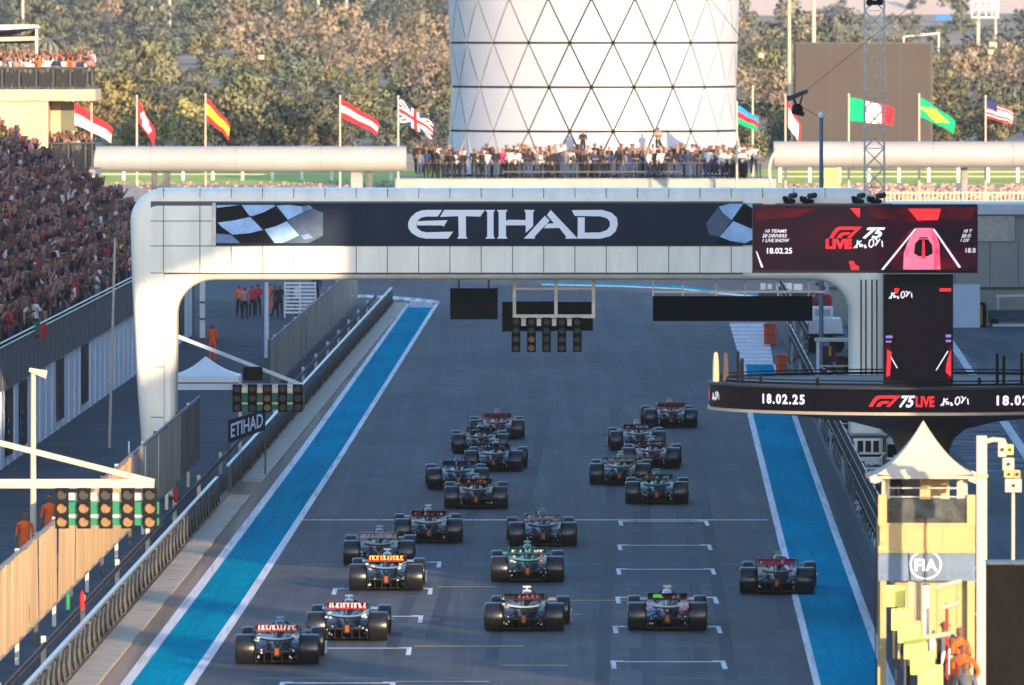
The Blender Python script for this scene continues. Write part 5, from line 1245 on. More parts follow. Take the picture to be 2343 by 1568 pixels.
b = MB(); b.prism([(X(2138,Z),H(46,Z)),(X(2142,Z),H(38,Z)),(X(2165,Z),H(32,Z)),(X(2178,Z),H(40,Z)),(X(2178,Z),H(46,Z))], Z, Z+4); b.build('cover', mat('canopy_blue', (.03,.16,.6), .6), t)
b = MB(); b.bar((X(2142,Z),Z,terr(Z)),(X(2142,Z),Z,H(44,Z)),.1); b.bar((X(2174,Z),Z,terr(Z)),(X(2174,Z),Z,H(44,Z)),.1); b.build('leg', M['steel'], t)
for i, (x, y, Z) in enumerate(((2270,102,1100),(2267,120,1080),(1742,128,1000),(598,132,1000))):
    t = MB(); bx(t, x-6, x+6, y-4, y+4, Z, 1.5); t.mi(0); bx(t, x-7, x+7, y-6, y-4.1, Z-.2, 1.9); tag(t.build('utility_shed', M['cream']), ['pale shed on the far right slope','second pale shed below it on the far right slope','small pale shed among trees right of the tower','small pale shed among trees on the left slope'][i], 'shed')
# ------------------------------------------------------------------ left building with balconies
Z = 630; bl = thing('balcony_building', (X(60,Z),Z,0), 'sand coloured building with two crowded balconies at the upper left', 'building')
b = MB(); b.box(X(-200,Z),X(110,Z),Z,Z+9,0,H(232,Z)); b.build('wall', M['sand'], bl)
MB().box(X(-200,Z),X(218,Z),Z-.15,Z+9,H(231,Z),H(205,Z)).build('upper_slab', M['sand'], bl)
b = MB(); b.box(X(110,Z),X(135,Z),Z+.1,Z+9,0,H(388,Z)); b.build('base_wall', M['sand'], bl)
MB().box(X(110,Z),X(218,Z),Z-.1,Z+9,H(404,Z),H(388,Z)).build('lower_slab', M['conc'], bl)
b = MB(); b.box(X(206,Z),X(210,Z),Z+1,Z+1.3,H(388,Z),H(231,Z)); b.build('slab_post', M['sand'], bl)
MB().box(X(134,Z),X(166,Z),Z+3,Z+3.1,H(300,Z),H(234,Z)).build('window', mat('window_olive', (.16,.17,.12), .2), bl)
b = MB(); b.box(X(110,Z)+.01,X(134,Z),Z+3,Z+3.2,H(388,Z),H(232,Z)); b.build('inner_pier', M['sand'], bl)
for (x0_, x1_, yt, yb_) in ((-40,212,155,204),(112,212,328,387)):
    b = MB(); b.bar(P(x0_,yt,Z), P(x1_,yt,Z), .10); b.bar(P(x0_,yb_-3,Z), P(x1_,yb_-3,Z), .05)
    for x in list(range(x0_+6, x1_, 39))+[x1_-1]: b.bar(P(x,yt,Z), P(x,yb_,Z), .10)
    b.build('railing', M['dsteel'], bl)
    b = MB()
    for x in range(x0_+8, x1_-6, 39): b.box(X(x+3,Z),X(min(x+34,x1_-3),Z),Z+.02,Z+.03,H(yb_-5,Z),H(yt+3,Z))
    gm_ = mat('railing_glass', (.05,.055,.06), .15); gm_.node_tree.nodes['Principled BSDF'].inputs['Alpha'].default_value = .35
    b.build('glass_panel', gm_, bl)
Z = 634; t = thing('balcony_canopy', (X(30,Z),Z,H(115,Z)), 'white sloping canopy roof over the upper left balcony', 'canopy')
b = MB(); b.loft([[P(-60,72,Z),P(-60,57,Z),P(80,57,Z),P(84,64,Z)],[p+Vector((0,5,0)) for p in (P(-60,100,Z),P(-60,57,Z),P(80,57,Z),P(84,64,Z))]]); b.build('roof', M['wpaint'], t)
b = MB(); b.prism([(X(-60,Z),H(100,Z)),(X(-60,Z),H(80,Z)),(X(60,Z),H(82,Z)),(X(80,Z),H(66,Z)),(X(84,Z),H(70,Z)),(X(70,Z),H(100,Z))], Z+.6, Z+4); b.build('soffit', M['dark'], t)
b = MB(); b.bar(P(-60,92,Z+.3), P(84,88,Z+.3), .22); b.bar(P(84,66,Z+.3), P(84,160,Z+.3), .16); b.build('beam', M['cream'], t)
# ------------------------------------------------------------------ race cars
def ell(y, hw, z0, z1, n=12, p=2.6, xc=0.0):
    out = []
    for i in range(n):
        a = 2*math.pi*i/n; c, s = math.cos(a), math.sin(a)
        out.append((xc+hw*math.copysign(abs(c)**(2/p), c), y, (z0+z1)/2+(z1-z0)/2*math.copysign(abs(s)**(2/p), s)))
    return out
CB = mat('car_body', (.03,.03,.04), .3, coat=.1, spec=.2); CW = mat('car_wing', (.03,.03,.04), .35, coat=.1, spec=.2); CA = mat('car_accent', (.7,.7,.72), .35); CL = mat('car_letter', (.8,.8,.8), .4)
car = thing('race_car', (0,0,0), 'x', 'race car')
def cpart(name, b, m, par=None, smooth=False): return b.build(name, m, par or car, smooth)
b = MB(); b.loft([ell(*s) for s in ((-.30,.10,.22,.42),(0,.16,.14,.56),(.6,.22,.10,.66),(1.2,.30,.09,.70),(1.9,.36,.08,.62),(2.3,.36,.08,.60),(3.1,.28,.12,.58),(3.7,.20,.20,.50),(4.2,.14,.20,.40),(4.6,.08,.18,.27))]); cpart('chassis', b, CB, smooth=True)
b = MB(); b.loft([ell(y, hw, z0, z1, 10) for y, hw, z0, z1 in ((-.15,.03,.42,.55),(.3,.06,.50,.74),(.8,.10,.55,.86),(1.25,.14,.60,.94),(1.5,.15,.62,.96),(1.62,.12,.66,.93))]); b.box(-.008,.008,.0,1.0,.70,.90); cpart('engine_cover', b, CB, smooth=True)
b = MB(); b.loft([ell(y, hw, z0, z1, 10) for y, hw, z0, z1 in ((1.60,.13,.70,.95),(1.64,.11,.72,.93))]); cpart('air_intake', b, M['black'])
for s in (-1,1):
    b = MB(); b.loft([ell(y, hw, z0, z1, 12, 3, xc) for y, hw, z0, z1, xc in ((.35,.10,.10,.30,s*.28),(.8,.20,.08,.44,s*.38),(1.4,.28,.08,.56,s*.45),(2.0,.30,.12,.60,s*.47),(2.45,.28,.20,.60,s*.48),(2.6,.24,.26,.56,s*.48))]); cpart('sidepod', b, CB, smooth=True)
b = MB(); b.loft([[(-.55,-.05,.05),(-.55,-.05,.09),(.55,-.05,.09),(.55,-.05,.05)],[(-.72,.5,.05),(-.72,.5,.08),(.72,.5,.08),(.72,.5,.05)],[(-.76,2.6,.04),(-.76,2.6,.07),(.76,2.6,.07),(.76,2.6,.04)],[(-.4,3.0,.04),(-.4,3.0,.07),(.4,3.0,.07),(.4,3.0,.04)]]); cpart('floor', b, M['carbon'])
b = MB(); b.loft([[(-.50,-.42,.30),(-.50,-.42,.34),(.50,-.42,.34),(.50,-.42,.30)],[(-.50,.35,.06),(-.50,.35,.12),(.50,.35,.12),(.50,.35,.06)]])
for x in (-.5,-.3,-.12,.12,.3,.5): b.box(x-.008,x+.008,-.42,.3,.07,.33)
df_ = cpart('diffuser', b, M['carbon'])
b = MB(); b.loft([ell(-.45,.09,.20,.42,10,4), ell(.1,.16,.16,.5,10,4)]); cpart('crash_structure', b, M['carbon'])
b = MB(); b.box(-.045,.045,-.475,-.455,.24,.40); cpart('rain_light', b, mat('rain_light_lens', (.30,.05,.01), .25, coat=.4))
rw = cpart('rear_wing', MB().box(-.50,.50,-.30,-.28,.93,.955), CW)   # trailing edge of the flap
def cup(x0, x1, y, z, w, h, m, name, par):
    b = MB(); n = 12; sec = []
    for i in range(n+1):
        x = x0+(x1-x0)*i/n; t = abs(2*i/n-1); zz = z-h*.0+(.03*t*t)
        sec.append([(x,y,zz+.0),(x,y+w*.3,zz-.035),(x,y+w,zz-.05),(x,y+w,zz-.03),(x,y+w*.3,zz-.012),(x,y,zz+.02)])
    b.loft(sec); return cpart(name, b, m, par, True)
b = MB(); b.loft([[(x,-.40,.945+.01*(abs(x)*2)**2),(x,-.26,.90),(x,-.24,.80),(x,-.22,.80),(x,-.24,.905),(x,-.38,.955+.01*(abs(x)*2)**2)] for x in [i/10-.5 for i in range(11)]]); cpart('flap', b, CW, rw, True)
b = MB(); b.loft([[(x,-.26,.79),(x,-.05,.76+.03*(abs(x)*2)**2),(x,.12,.78),(x,.12,.80),(x,-.05,.785+.03*(abs(x)*2)**2),(x,-.26,.815)] for x in [i/10-.5 for i in range(11)]]); cpart('main_plane', b, CW, rw, True)
for s in (-1,1):
    pr = [(.50,.96),(.535,.90),(.55,.78),(.54,.66),(.50,.58),(.40,.52)]
    b = MB()
    for (xa, za), (xb, zb_) in zip(pr[:-1], pr[1:]):
        b.loft([[(s*xa,-.42,za),(s*xa,.14,za),(s*xb,.14,zb_),(s*xb,-.40,zb_)],[(s*(xa+.012),-.42,za),(s*(xa+.012),.14,za),(s*(xb+.012),.14,zb_),(s*(xb+.012),-.40,zb_)]])
    cpart('endplate', b, CB, rw)
b = MB(); b.loft([[(x,-.36,.60+.05*(abs(x)*2.4)**2),(x,-.15,.55+.05*(abs(x)*2.4)**2),(x,-.15,.57+.05*(abs(x)*2.4)**2),(x,-.36,.64+.05*(abs(x)*2.4)**2)] for x in [(i/10-.5)*.84 for i in range(11)]]); cpart('beam_wing', b, CA, rw, True)
b = MB(); 
for x in (-.08,.08): b.bar((x,-.05,.45),(x,-.15,.93),.015,.10,up=Vector((0,1,0)))
cpart('wing_pylon', b, M['carbon'], rw)
b = MB(); xx = -.42
for i, w in enumerate((.10,.07,.11,.06,.10,.09,.12,.07)):
    b.face([(xx,-.412,.855),(xx+w*.35,-.412,.855),(xx+w*.55,-.412,.925),(xx+w*.2,-.412,.925)]); b.face([(xx+w*.5,-.412,.86),(xx+w*.85,-.412,.86),(xx+w*.85,-.412,.885),(xx+w*.5,-.412,.885)]); xx += w+.015
b = MB(); b.tube([(-.30,1.75,.66),(-.27,2.1,.80),(-.16,2.5,.86),(0,2.68,.86),(.16,2.5,.86),(.27,2.1,.80),(.30,1.75,.66)],.028,8); b.tube([(0,2.68,.86),(0,2.85,.62)],.022,6); cpart('halo', b, M['carbon'], smooth=True)
b = MB(); b.lathe([(0,-.14),(.09,-.13),(.125,-.03),(.125,.05),(.09,.12),(.03,.15),(0,.15)], (0,2.02,.72), 14); cpart('driver_helmet', b, CL, smooth=True)
b = MB(); b.box(-.10,.10,1.42,1.50,1.02,1.065); b.box(-.018,.018,1.40,1.50,.94,1.02); cpart('camera_pod', b, CA)
b = MB(); b.loft([ell(1.28,.10,.86,.97,8), ell(1.45,.12,.84,.99,8)]); cpart('intake_rim', b, CA)
for s in (-1,1):
    b = MB(); b.box(s*.60-.09,s*.60+.09,2.35,2.42,.66,.72); b.bar((s*.34,2.35,.60),(s*.55,2.38,.68),.02); cpart('mirror', b, CA)
fw = cpart('front_wing', MB().loft([[(x,4.30,.10+.05*(1-abs(x))),(x,4.75,.07),(x,4.75,.09),(x,4.30,.14+.05*(1-abs(x)))] for x in [i/6-1 for i in range(13)]]), CW)
b = MB(); b.loft([[(x,4.16,.22+.05*(1-abs(x))),(x,4.40,.14),(x,4.40,.16),(x,4.16,.25+.05*(1-abs(x)))] for x in [i/6-1 for i in range(13)]]); cpart('wing_flap', b, CA, fw)
for s in (-1,1): cpart('endplate', MB().box(s*1.0-.012,s*1.0+.012,4.1,4.75,.05,.32), CA, fw)
def wheel(x, y, w, r):
    k = MB(); n = 26; secs = []
    pr = [(-w/2,r*.62),(-w/2,r*.90),(-w/2+.015,r*.965),(-w/2+.04,r*.995),(0,r),(w/2-.04,r*.995),(w/2-.015,r*.965),(w/2,r*.90),(w/2,r*.62)]
    k0 = 0
    for dx, rr in pr: secs.append([(x+dx, y+rr*math.cos(2*math.pi*i/n), r+rr*math.sin(2*math.pi*i/n)) for i in range(n)])
    k.loft(secs, cap=False)
    t = cpart('wheel', k, M['tyre'], smooth=True)
    b = MB()
    for sd in (-1,1):
        xd = x+sd*(w/2-.05)
        b.loft([[(xd, y+.62*r*math.cos(2*math.pi*i/n), r+.62*r*math.sin(2*math.pi*i/n)) for i in range(n)],[(xd+sd*.03, y+.2*r*math.cos(2*math.pi*i/n), r+.2*r*math.sin(2*math.pi*i/n)) for i in range(n)]])
    cpart('rim', b, M['rim'], t)
    b = MB(); 
    for i in range(n):
        a0, a1 = 2*math.pi*i/n, 2*math.pi*(i+1)/n; xs2 = x+(w/2+.002)*(1 if x > 0 else -1)
        b.face([(xs2,y+r*.80*math.cos(a0),r+r*.80*math.sin(a0)),(xs2,y+r*.80*math.cos(a1),r+r*.80*math.sin(a1)),(xs2,y+r*.85*math.cos(a1),r+r*.85*math.sin(a1)),(xs2,y+r*.85*math.cos(a0),r+r*.85*math.sin(a0))])
    cpart('sidewall_band', b, mat('tyre_yellow_band', (.6,.45,.05), .6), t)
    return t
for s in (-1,1): wheel(s*(1.0-.24), 0.0, .48, .36)
for s in (-1,1): wheel(s*(1.0-.17), 3.55, .33, .36)
for s in (-1,1):
    b = MB(); b.bar((s*.12,.25,.30),(s*.60,.0,.34),.03,.02); b.bar((s*.12,-.1,.32),(s*.60,.0,.36),.03,.02); b.bar((s*.14,.2,.48),(s*.60,.02,.46),.03,.02); b.bar((s*.15,.4,.5),(s*.58,.02,.26),.03); cpart('rear_suspension', b, M['carbon'])
    b = MB(); b.bar((s*.22,3.3,.48),(s*.70,3.55,.46),.03,.02); b.bar((s*.22,3.8,.44),(s*.70,3.55,.42),.03,.02); b.bar((s*.20,3.5,.25),(s*.70,3.55,.26),.03,.02); cpart('front_suspension', b, M['carbon'])
    b = MB(); b.box(s*.545-.01,s*.545+.01,-.20,.32,.14,.50); b.box(s*.56-.05,s*.56+.01,-.25,-.18,.30,.36); b.box(s*.44-.02,s*.44+.02,-.20,-.15,.16,.22); cpart('brake_duct', b, CA)
def pm(n, c, r=.42, coat=.08): return mat('livery_'+n, c, r, coat=coat, var=.08, scale=3)
Lnavy, Lblk, Lwht, Lred, Lpink, Lgrn, Ltq = pm('navy',(.012,.02,.055)), pm('black',(.012,.012,.014)), pm('white',(.38,.38,.39)), pm('red',(.30,.012,.02)), pm('pink',(.45,.04,.11)), pm('racing_green',(.0,.055,.045)), pm('teal',(.02,.20,.17))
Lor, Lsb, Lmar, Lslv, Lpap = pm('orange',(.55,.09,.02)), pm('sky_blue',(.07,.15,.28)), pm('maroon',(.14,.02,.045)), pm('silver',(.20,.21,.23),.3), pm('pale_red',(.55,.18,.18))
Lgold = pm('gold',(.80,.38,.06))
CARS = [  # x, y (bottom of rear tyres), yaw, body, wing, accent, letter, label
 (635,1522,-0.6,Lnavy,Lred,Lsb,Lwht,'dark blue race car with a red rear wing, nearest the camera at the bottom left'),
 (795,1468,-0.2,Lnavy,Lred,Lsb,Lwht,'dark blue race car with a red rear wing just ahead of the nearest car'),
 (884,1353,0.1,Lnavy,Lred,Lsb,Lgold,'race car with a bright orange lettered rear wing on the left'),
 (867,1296,0.5,Lblk,Lwht,Lslv,Lsb,'race car with a pale grey rear wing tucked in front of the orange winged car'),
 (981,1244,1.6,Lblk,Lblk,Lwht,Lwht,'black and white race car crossing the white start line on the left'),
 (1089,1166,0.5,Lblk,Lblk,Lslv,Lor,'black race car with an orange helmet in the left group'),
 (1048,1122,2.0,Lnavy,Lnavy,Lsb,Lwht,'blue and white race car at the left edge of the far left group'),
 (1130,1080,-2.0,Lnavy,Lnavy,Lwht,Lsb,'navy race car with white wing trim in the middle of the far left group'),
 (1100,1040,1.6,Lblk,Lblk,Lslv,Lwht,'black race car partly hidden in the far left group'),
 (1138,1006,1.0,Lmar,Lgrn,Lpap,Lred,'race car with pale red lettering leading the far left group'),
 (1242,1252,1.6,Lnavy,Lslv,Lsb,Lwht,'dark blue race car with a silver rear wing in the centre'),
 (1207,1334,0.4,Lgrn,Lgrn,Ltq,Lwht,'green race car in the centre with a dark green rear wing'),
 (1200,1446,-2.0,Lblk,Lblk,Lwht,Lmar,'black race car with white endplates at the bottom centre'),
 (1527,1445,0.0,Lnavy,Lblk,Lwht,Lpap,'race car with a multicoloured engine cover inside the right grid box'),
 (1778,1361,-1.6,Lblk,Lpink,Lslv,Lwht,'race car with a pink rear wing on the right running onto the blue strip'),
 (1503,1155,-0.4,Lgrn,Lgrn,Ltq,Lwht,'green race car at the rear of the right group'),
 (1418,1111,-1.0,Lblk,Lwht,Lwht,Lblk,'black race car with a white rear wing at the left of the right group'),
 (1490,1073,-1.0,Lmar,Lmar,Lwht,Lwht,'maroon race car with white trim in the middle of the right group'),
 (1459,1033,1.2,Lblk,Lblk,Lwht,Lwht,'black and white race car second in the right group'),
 (1535,980,2.2,Lblk,Lblk,Lpap,Lred,'black race car with red and white lettering leading the whole field'),
]
for i, (px, py, yaw, bd, wg, ac, lt_, lab) in enumerate(CARS):
    r = car if i == 0 else copy_tree(car)
    if i > 0: pass
    r['label'] = lab; r['group'] = 'race cars speeding away from the grid'
    g = G(px, py); r.location = (g.x, g.y, 0.022); r.rotation_euler = (0, 0, rad(yaw)-KD)
    CARS[i] = (r, bd, wg, ac, lt_)
def allch(o):
    for c in o.children:
        yield c; yield from allch(c)
for r, bd, wg, ac, lt_ in CARS:
    for o in allch(r):
        s = o.material_slots[0]; m0 = s.material
        n = {CB: bd, CW: wg, CA: ac, CL: lt_}.get(m0)
        if n: s.link = 'OBJECT'; s.material = n
# the multicoloured car: split colour engine cover
r = CARS[13][0]
for o in r.children:
    if o.name.startswith('sidepod'): o.material_slots[0].material = Lred if o.data.vertices[0].co.x > 0 else Lsb
    if o.name.startswith('engine_cover'): o.material_slots[0].material = Lwht
b = MB(); b.box(-.36,-.16,-.415,-.41,.85,.93); o = b.build('green_decal', mat('decal_green', (.1,.7,.05), .5), None); o.parent = r; o.location = (o.location.x, o.location.y, o.location.z)
r = CARS[5][0]
RD = random.Random(21); PAL = {}
for i, (r, bd, wg, ac, lt_) in enumerate(CARS):
    rwo = [c for c in r.children if c.name.startswith('rear_wing')][0]
    b = MB(); big = i in (0,1,2,9,19)
    x_ = -.44
    while x_ < .40:
        w = RD.uniform(.05,.12); h0 = .835; h1 = .95 if big else RD.choice([.90,.925]); k_ = RD.random()
        if RD.random() < (1.0 if big else .62):
            sk = RD.uniform(-.02,.03); b.mi(0 if RD.random() < (.92 if big else .7) else 1)
            b.face([(x_,-.413,h0),(x_+w*.55,-.413,h0),(x_+w*.55+sk,-.413,h1),(x_+sk,-.413,h1)])
            if k_ < .6: b.face([(x_+w*.45,-.413,h1-.022),(x_+w*.9,-.413,h1-.022),(x_+w*.9,-.413,h1),(x_+w*.45,-.413,h1)])
            if k_ > .3: b.face([(x_+w*.45,-.413,h0),(x_+w*.85,-.413,h0),(x_+w*.85,-.413,h0+.03),(x_+w*.45,-.413,h0+.03)])
        x_ += w+.012
    o = b.build('wing_lettering', [lt_, RD.choice([Lwht,Lred,Lsb,Lslv])]); o.parent = rwo; o.location = (0,0,0)
    o.data.transform(Matrix.Translation(Vector((0,0,0)))); 
    org_ = Vector(((np.array(b.v)[:,0].min()+np.array(b.v)[:,0].max())/2, (np.array(b.v)[:,1].min()+np.array(b.v)[:,1].max())/2, np.array(b.v)[:,2].min())); o.data.transform(Matrix.Translation(org_))
    b = MB()
    for s in (-1,1):
        for k_ in range(5):
            z = RD.uniform(.56,.74); xx = s*RD.uniform(.34,.52); q = RD.uniform(.015,.045); b.mi(RD.randrange(3))
            b.face([(xx-q,-.435,z-q*.5),(xx+q,-.435,z-q*.6),(xx+q*1.1,-.435,z+q*.5),(xx-q*.8,-.435,z+q*.7)])
        for k_ in range(3):  # small white squares painted as glints low at the rear
            z = RD.uniform(.16,.40); xx = s*RD.uniform(.30,.50); q = RD.uniform(.010,.022); b.mi(2)
            b.face([(xx-q,-.45,z-q),(xx+q,-.45,z-q),(xx+q,-.45,z+q),(xx-q,-.45,z+q)])
    o = b.build('decal_and_glint', [lt_, RD.choice([Lwht,Lsb,Lred,Ltq]), Lwht]); o.parent = r
    a_ = np.array(b.v); o.data.transform(Matrix.Translation(Vector(((a_[:,0].min()+a_[:,0].max())/2,(a_[:,1].min()+a_[:,1].max())/2,a_[:,2].min())))); o.location = (0,0,0)
# ------------------------------------------------------------------ people
def human(name, pose, sub=1, sc_=1.0):
    J = {'pel':(0,0,.95,.135),'waist':(0,0,1.10,.125),'chest':(0,0,1.30,.155),'neckb':(0,0,1.46,.075),'neck':(0,.01,1.53,.058),'head':(0,.015,1.62,.098),'crown':(0,.01,1.71,.085)}
    E = [('pel','waist'),('waist','chest'),('chest','neckb'),('neckb','neck'),('neck','head'),('head','crown')]
    for s, n in ((-1,'l'),(1,'r')):
        hipz = .90; st = pose.get('leg'+n, (0,0))
        J['hip'+n] = (s*.09,0,hipz,.095); J['kn'+n] = (s*.10+st[0]*.5,st[1]*.5+.02,.49+pose.get('lift'+n,0)*.3,.065); J['an'+n] = (s*.11+st[0],st[1],.09+pose.get('lift'+n,0),.045); J['toe'+n] = (s*.12+st[0],st[1]+.14,.04+pose.get('lift'+n,0)*.8,.040)
        E += [('pel','hip'+n),('hip'+n,'kn'+n),('kn'+n,'an'+n),('an'+n,'toe'+n)]
        J['sh'+n] = (s*.185,0,1.41,.062); el, ha = pose['arm'+n]
        J['el'+n] = (s*el[0],el[1],el[2],.045); J['wr'+n] = (s*ha[0],ha[1],ha[2],.034)
        d = (Vector(ha)-Vector(el)).normalized()*.10; J['ha'+n] = (s*(ha[0]+d.x),ha[1]+d.y,ha[2]+d.z,.030)
        E += [('chest','sh'+n),('sh'+n,'el'+n),('el'+n,'wr'+n),('wr'+n,'ha'+n)]
    ks = list(J); me = bpy.data.meshes.new(name); me.from_pydata([J[k][:3] for k in ks], [(ks.index(a), ks.index(b_)) for a, b_ in E], [])
    ob = bpy.data.objects.new(name, me); S.collection.objects.link(ob)
    sm = ob.modifiers.new('skin', 'SKIN'); sv = me.skin_vertices[0].data
    for i, k in enumerate(ks): sv[i].radius = (J[k][3],)*2
    sv[ks.index('pel')].radius = (.155,.115); sv[ks.index('chest')].radius = (.175,.115); sv[ks.index('waist')].radius = (.135,.10)
    sv[0].use_root = True; sm.use_smooth_shade = True
    if sub: md = ob.modifiers.new('sub', 'SUBSURF'); md.levels = sub; md.render_levels = sub
    dg = bpy.context.evaluated_depsgraph_get(); dg.update()
    out = bpy.data.meshes.new_from_object(ob.evaluated_get(dg), depsgraph=dg); out.name = name
    bpy.data.objects.remove(ob)
    return out, {k: Vector(v[:3]) for k, v in J.items()}
UP = ((.24,.10,1.22),(.20,.28,1.46)); DN = ((.24,-.02,1.14),(.25,.06,.90)); HI = ((.27,.10,1.50),(.24,.18,1.76)); FO = ((.25,.03,1.15),(.08,.20,1.16)); HP = ((.33,-.04,1.15),(.20,.02,1.0))
POSES = {
 'stand': dict(arml=DN, armr=DN, legl=(0,0), legr=(0,.03)),
 'phone': dict(arml=DN, armr=UP, legl=(0,.02), legr=(0,-.02)),
 'cheer': dict(arml=HI, armr=HI, legl=(0,0), legr=(0,0)),
 'fold': dict(arml=FO, armr=FO, legl=(0,.02), legr=(0,0)),
 'hip': dict(arml=HP, armr=DN, legl=(-.04,0), legr=(.04,0)),
 'walk': dict(arml=((.22,-.12,1.16),(.22,-.14,.93)), armr=((.22,.12,1.16),(.20,.26,.98)), legl=(0,.30), legr=(0,-.28), liftr=.06),
}
SK = [mat('skin_tan', (.17,.08,.055), .6), mat('skin_light', (.30,.17,.125), .6), mat('skin_brown', (.12,.06,.04), .6)]
HR = mat('hair_dark', (.018,.014,.012), .7); HRb = mat('hair_brown', (.09,.05,.03), .7)
CAP = [mat('cap_red', (.5,.02,.03), .7), mat('cap_white', (.7,.7,.7), .7)]
def assign(me, J):
    # 0 skin, 1 hair, 2 top, 3 bottom, 4 shoes
    n = len(me.polygons); c = np.empty(n*3); me.polygons.foreach_get('center', c); c = c.reshape(-1,3); mi = np.full(n, 2, np.int32)
    mi[c[:,2] < .97] = 3; mi[(c[:,2] < .085)] = 4
    for s in 'lr':
        for a, b_, lim, val in (('el','ha',.25,0),('sh','el',.05,2)):
            A, B = np.array(J[a+s]), np.array(J[b_+s]); d = B-A; t = np.clip(((c-A)@d)/(d@d), 0, 1); dist = np.linalg.norm(c-(A+t[:,None]*d), axis=1)
            if val == 0: sel = (dist < .065) & (t > lim)
            else: sel = (dist < .075) & (t > lim) & (c[:,2] > 1.0)
            mi[sel] = val
    hd = c[:,2] > 1.485; hd &= np.abs(c[:,0]) < .12; hd &= np.abs(c[:,1]) < .16
    mi[hd] = 0; mi[hd & ((c[:,2] > 1.70) | ((c[:,1] < .0) & (c[:,2] > 1.57)))] = 1
    me.polygons.foreach_set('material_index', mi); me.polygons.foreach_set('use_smooth', [True]*n)
tops = dict(maroon=(.10,.03,.03), black=(.018,.018,.02), grey=(.14,.14,.15), brown=(.11,.06,.05), white=(.62,.60,.58), red=(.42,.03,.04), navy=(.02,.035,.10), pink=(.38,.20,.20), tan=(.34,.25,.18), green=(.02,.16,.08), lime=(.45,.75,.03), orange=(.80,.11,.015), hotpink=(.75,.05,.18))
TM = {k: mat('shirt_'+k, v, .8, var=.15, scale=6) for k, v in tops.items()}
BM_ = [mat('trousers_black', (.015,.015,.018), .8), mat('trousers_denim', (.04,.06,.11), .8), mat('trousers_tan', (.25,.19,.13), .8)]
SH = mat('shoes_black', (.02,.02,.02), .6)
LO, HIq = {}, {}
for k, p in POSES.items():
    me, J = human('person', p, 0); assign(me, J); LO[k] = me
    me, J = human('person', p, 1); assign(me, J); HIq[k] = me
_pc = {}
def person_mesh(pose, top, skin=0, hair=0, bot=0, hi=False):
    key = (pose, top, skin, hair, bot, hi)
    if key not in _pc:
        me = (HIq if hi else LO)[pose].copy(); mi_ = np.empty(len(me.polygons), np.int32); me.polygons.foreach_get('material_index', mi_); me.materials.clear()
        for m_ in (SK[skin], [HR,HRb,CAP[0],CAP[1]][hair], TM[top], BM_[bot], SH): me.materials.append(m_)
        me.polygons.foreach_set('material_index', mi_); me.update()
        _pc[key] = me
    return _pc[key]
def person(x, y, z, rz, pose, top, label, group=None, skin=0, hair=0, bot=0, hi=False, s=1.0):
    o = bpy.data.objects.new('person', person_mesh(pose, top, skin, hair, bot, hi)); S.collection.objects.link(o)
    if hi:
        f = bpy.data.objects.new('face', FACE); S.collection.objects.link(f); f.parent = o
    o.location = (x, y, z); o.rotation_euler = (0, 0, rz); o.scale = (s, s, s); tag(o, label, 'person', group); return o
b = MB(); b.box(-.045,-.02,.108,.118,1.635,1.650).box(.02,.045,.108,.118,1.635,1.650); b.mi(1); b.loft([[(-.012,.10,1.60),(.012,.10,1.60),(.005,.10,1.645),(-.005,.10,1.645)],[(-.01,.135,1.60),(.01,.135,1.60),(.004,.115,1.645),(-.004,.115,1.645)]]); b.box(-.03,.03,.104,.112,1.572,1.580)
for s in (-1,1): b.box(s*.10-.012,s*.10+.012,-.005,.03,1.60,1.65)
FACE = b.mesh('face', [HR, SK[0]])
pr_ = R.random; TOPW = ['black']*9+['grey']*3+['brown']*5+['white']*2+['red']*2+['navy']*1+['maroon']*7+['pink']*1+['tan']*1
seat = []
for k_ in range(16):
    u = -22.1-0.8*k_; z = 3.55+0.48*k_; y = max(366, -(u)/0.0537-45)
    while y < 577-k_*.3:
        if pr_() < .97: seat.append((y, U(u,y)+R.uniform(-.30,.30), z+R.uniform(0,.22)))
        y += R.uniform(.34,.60)
seat.sort()
vis_ = [q for q in seat if q[0] > -(q[1]-KD*q[0])/0.0537-3]; indiv = vis_[:50]; rest = [q for q in seat if q not in indiv]
PD = {'stand':'arms down','phone':'holding up a phone','cheer':'arms raised','fold':'arms folded','hip':'hand on hip','walk':'walking'}  # pose words
HD = {0:'dark haired',1:'brown haired',2:'red capped',3:'white capped'}
for y, x, z in indiv:
    top = R.choice(TOPW)
    if pr_() < .01: top = 'green'
    po_ = R.choice(['stand','phone','fold','hip','stand','fold','fold','hip','cheer']); ha_ = R.choice([0,0,0,1,3]); rw_ = int(round((z-3.55)/.48))
    rn_ = ['front row','second row','third row','fourth row','fifth row','sixth row','seventh row','eighth row'][min(rw_,7)]
    wh_ = 'above the first dark banner' if y < 415 else ('above the lamp post' if y < 432 else 'above the third dark banner')
    person(x, y, z, -math.pi/2+R.uniform(-.5,.7), po_, top, f'{HD[ha_]} {top} clad fan {PD[po_]}, stand {rn_} {wh_}', 'spectators in the nearest part of the left grandstand', R.choice([0,0,1,2]), ha_, R.choice([0,0,1,2]), s=R.uniform(.92,1.05))
pm_ = SK+[HR, HRb, CAP[0], CAP[1]]+[TM[k] for k in tops]+BM_+[SH]; ix = {m_.name: i for i, m_ in enumerate(pm_)}
items = []; pk_ = list(LO); prm = [LO[k] for k in pk_]
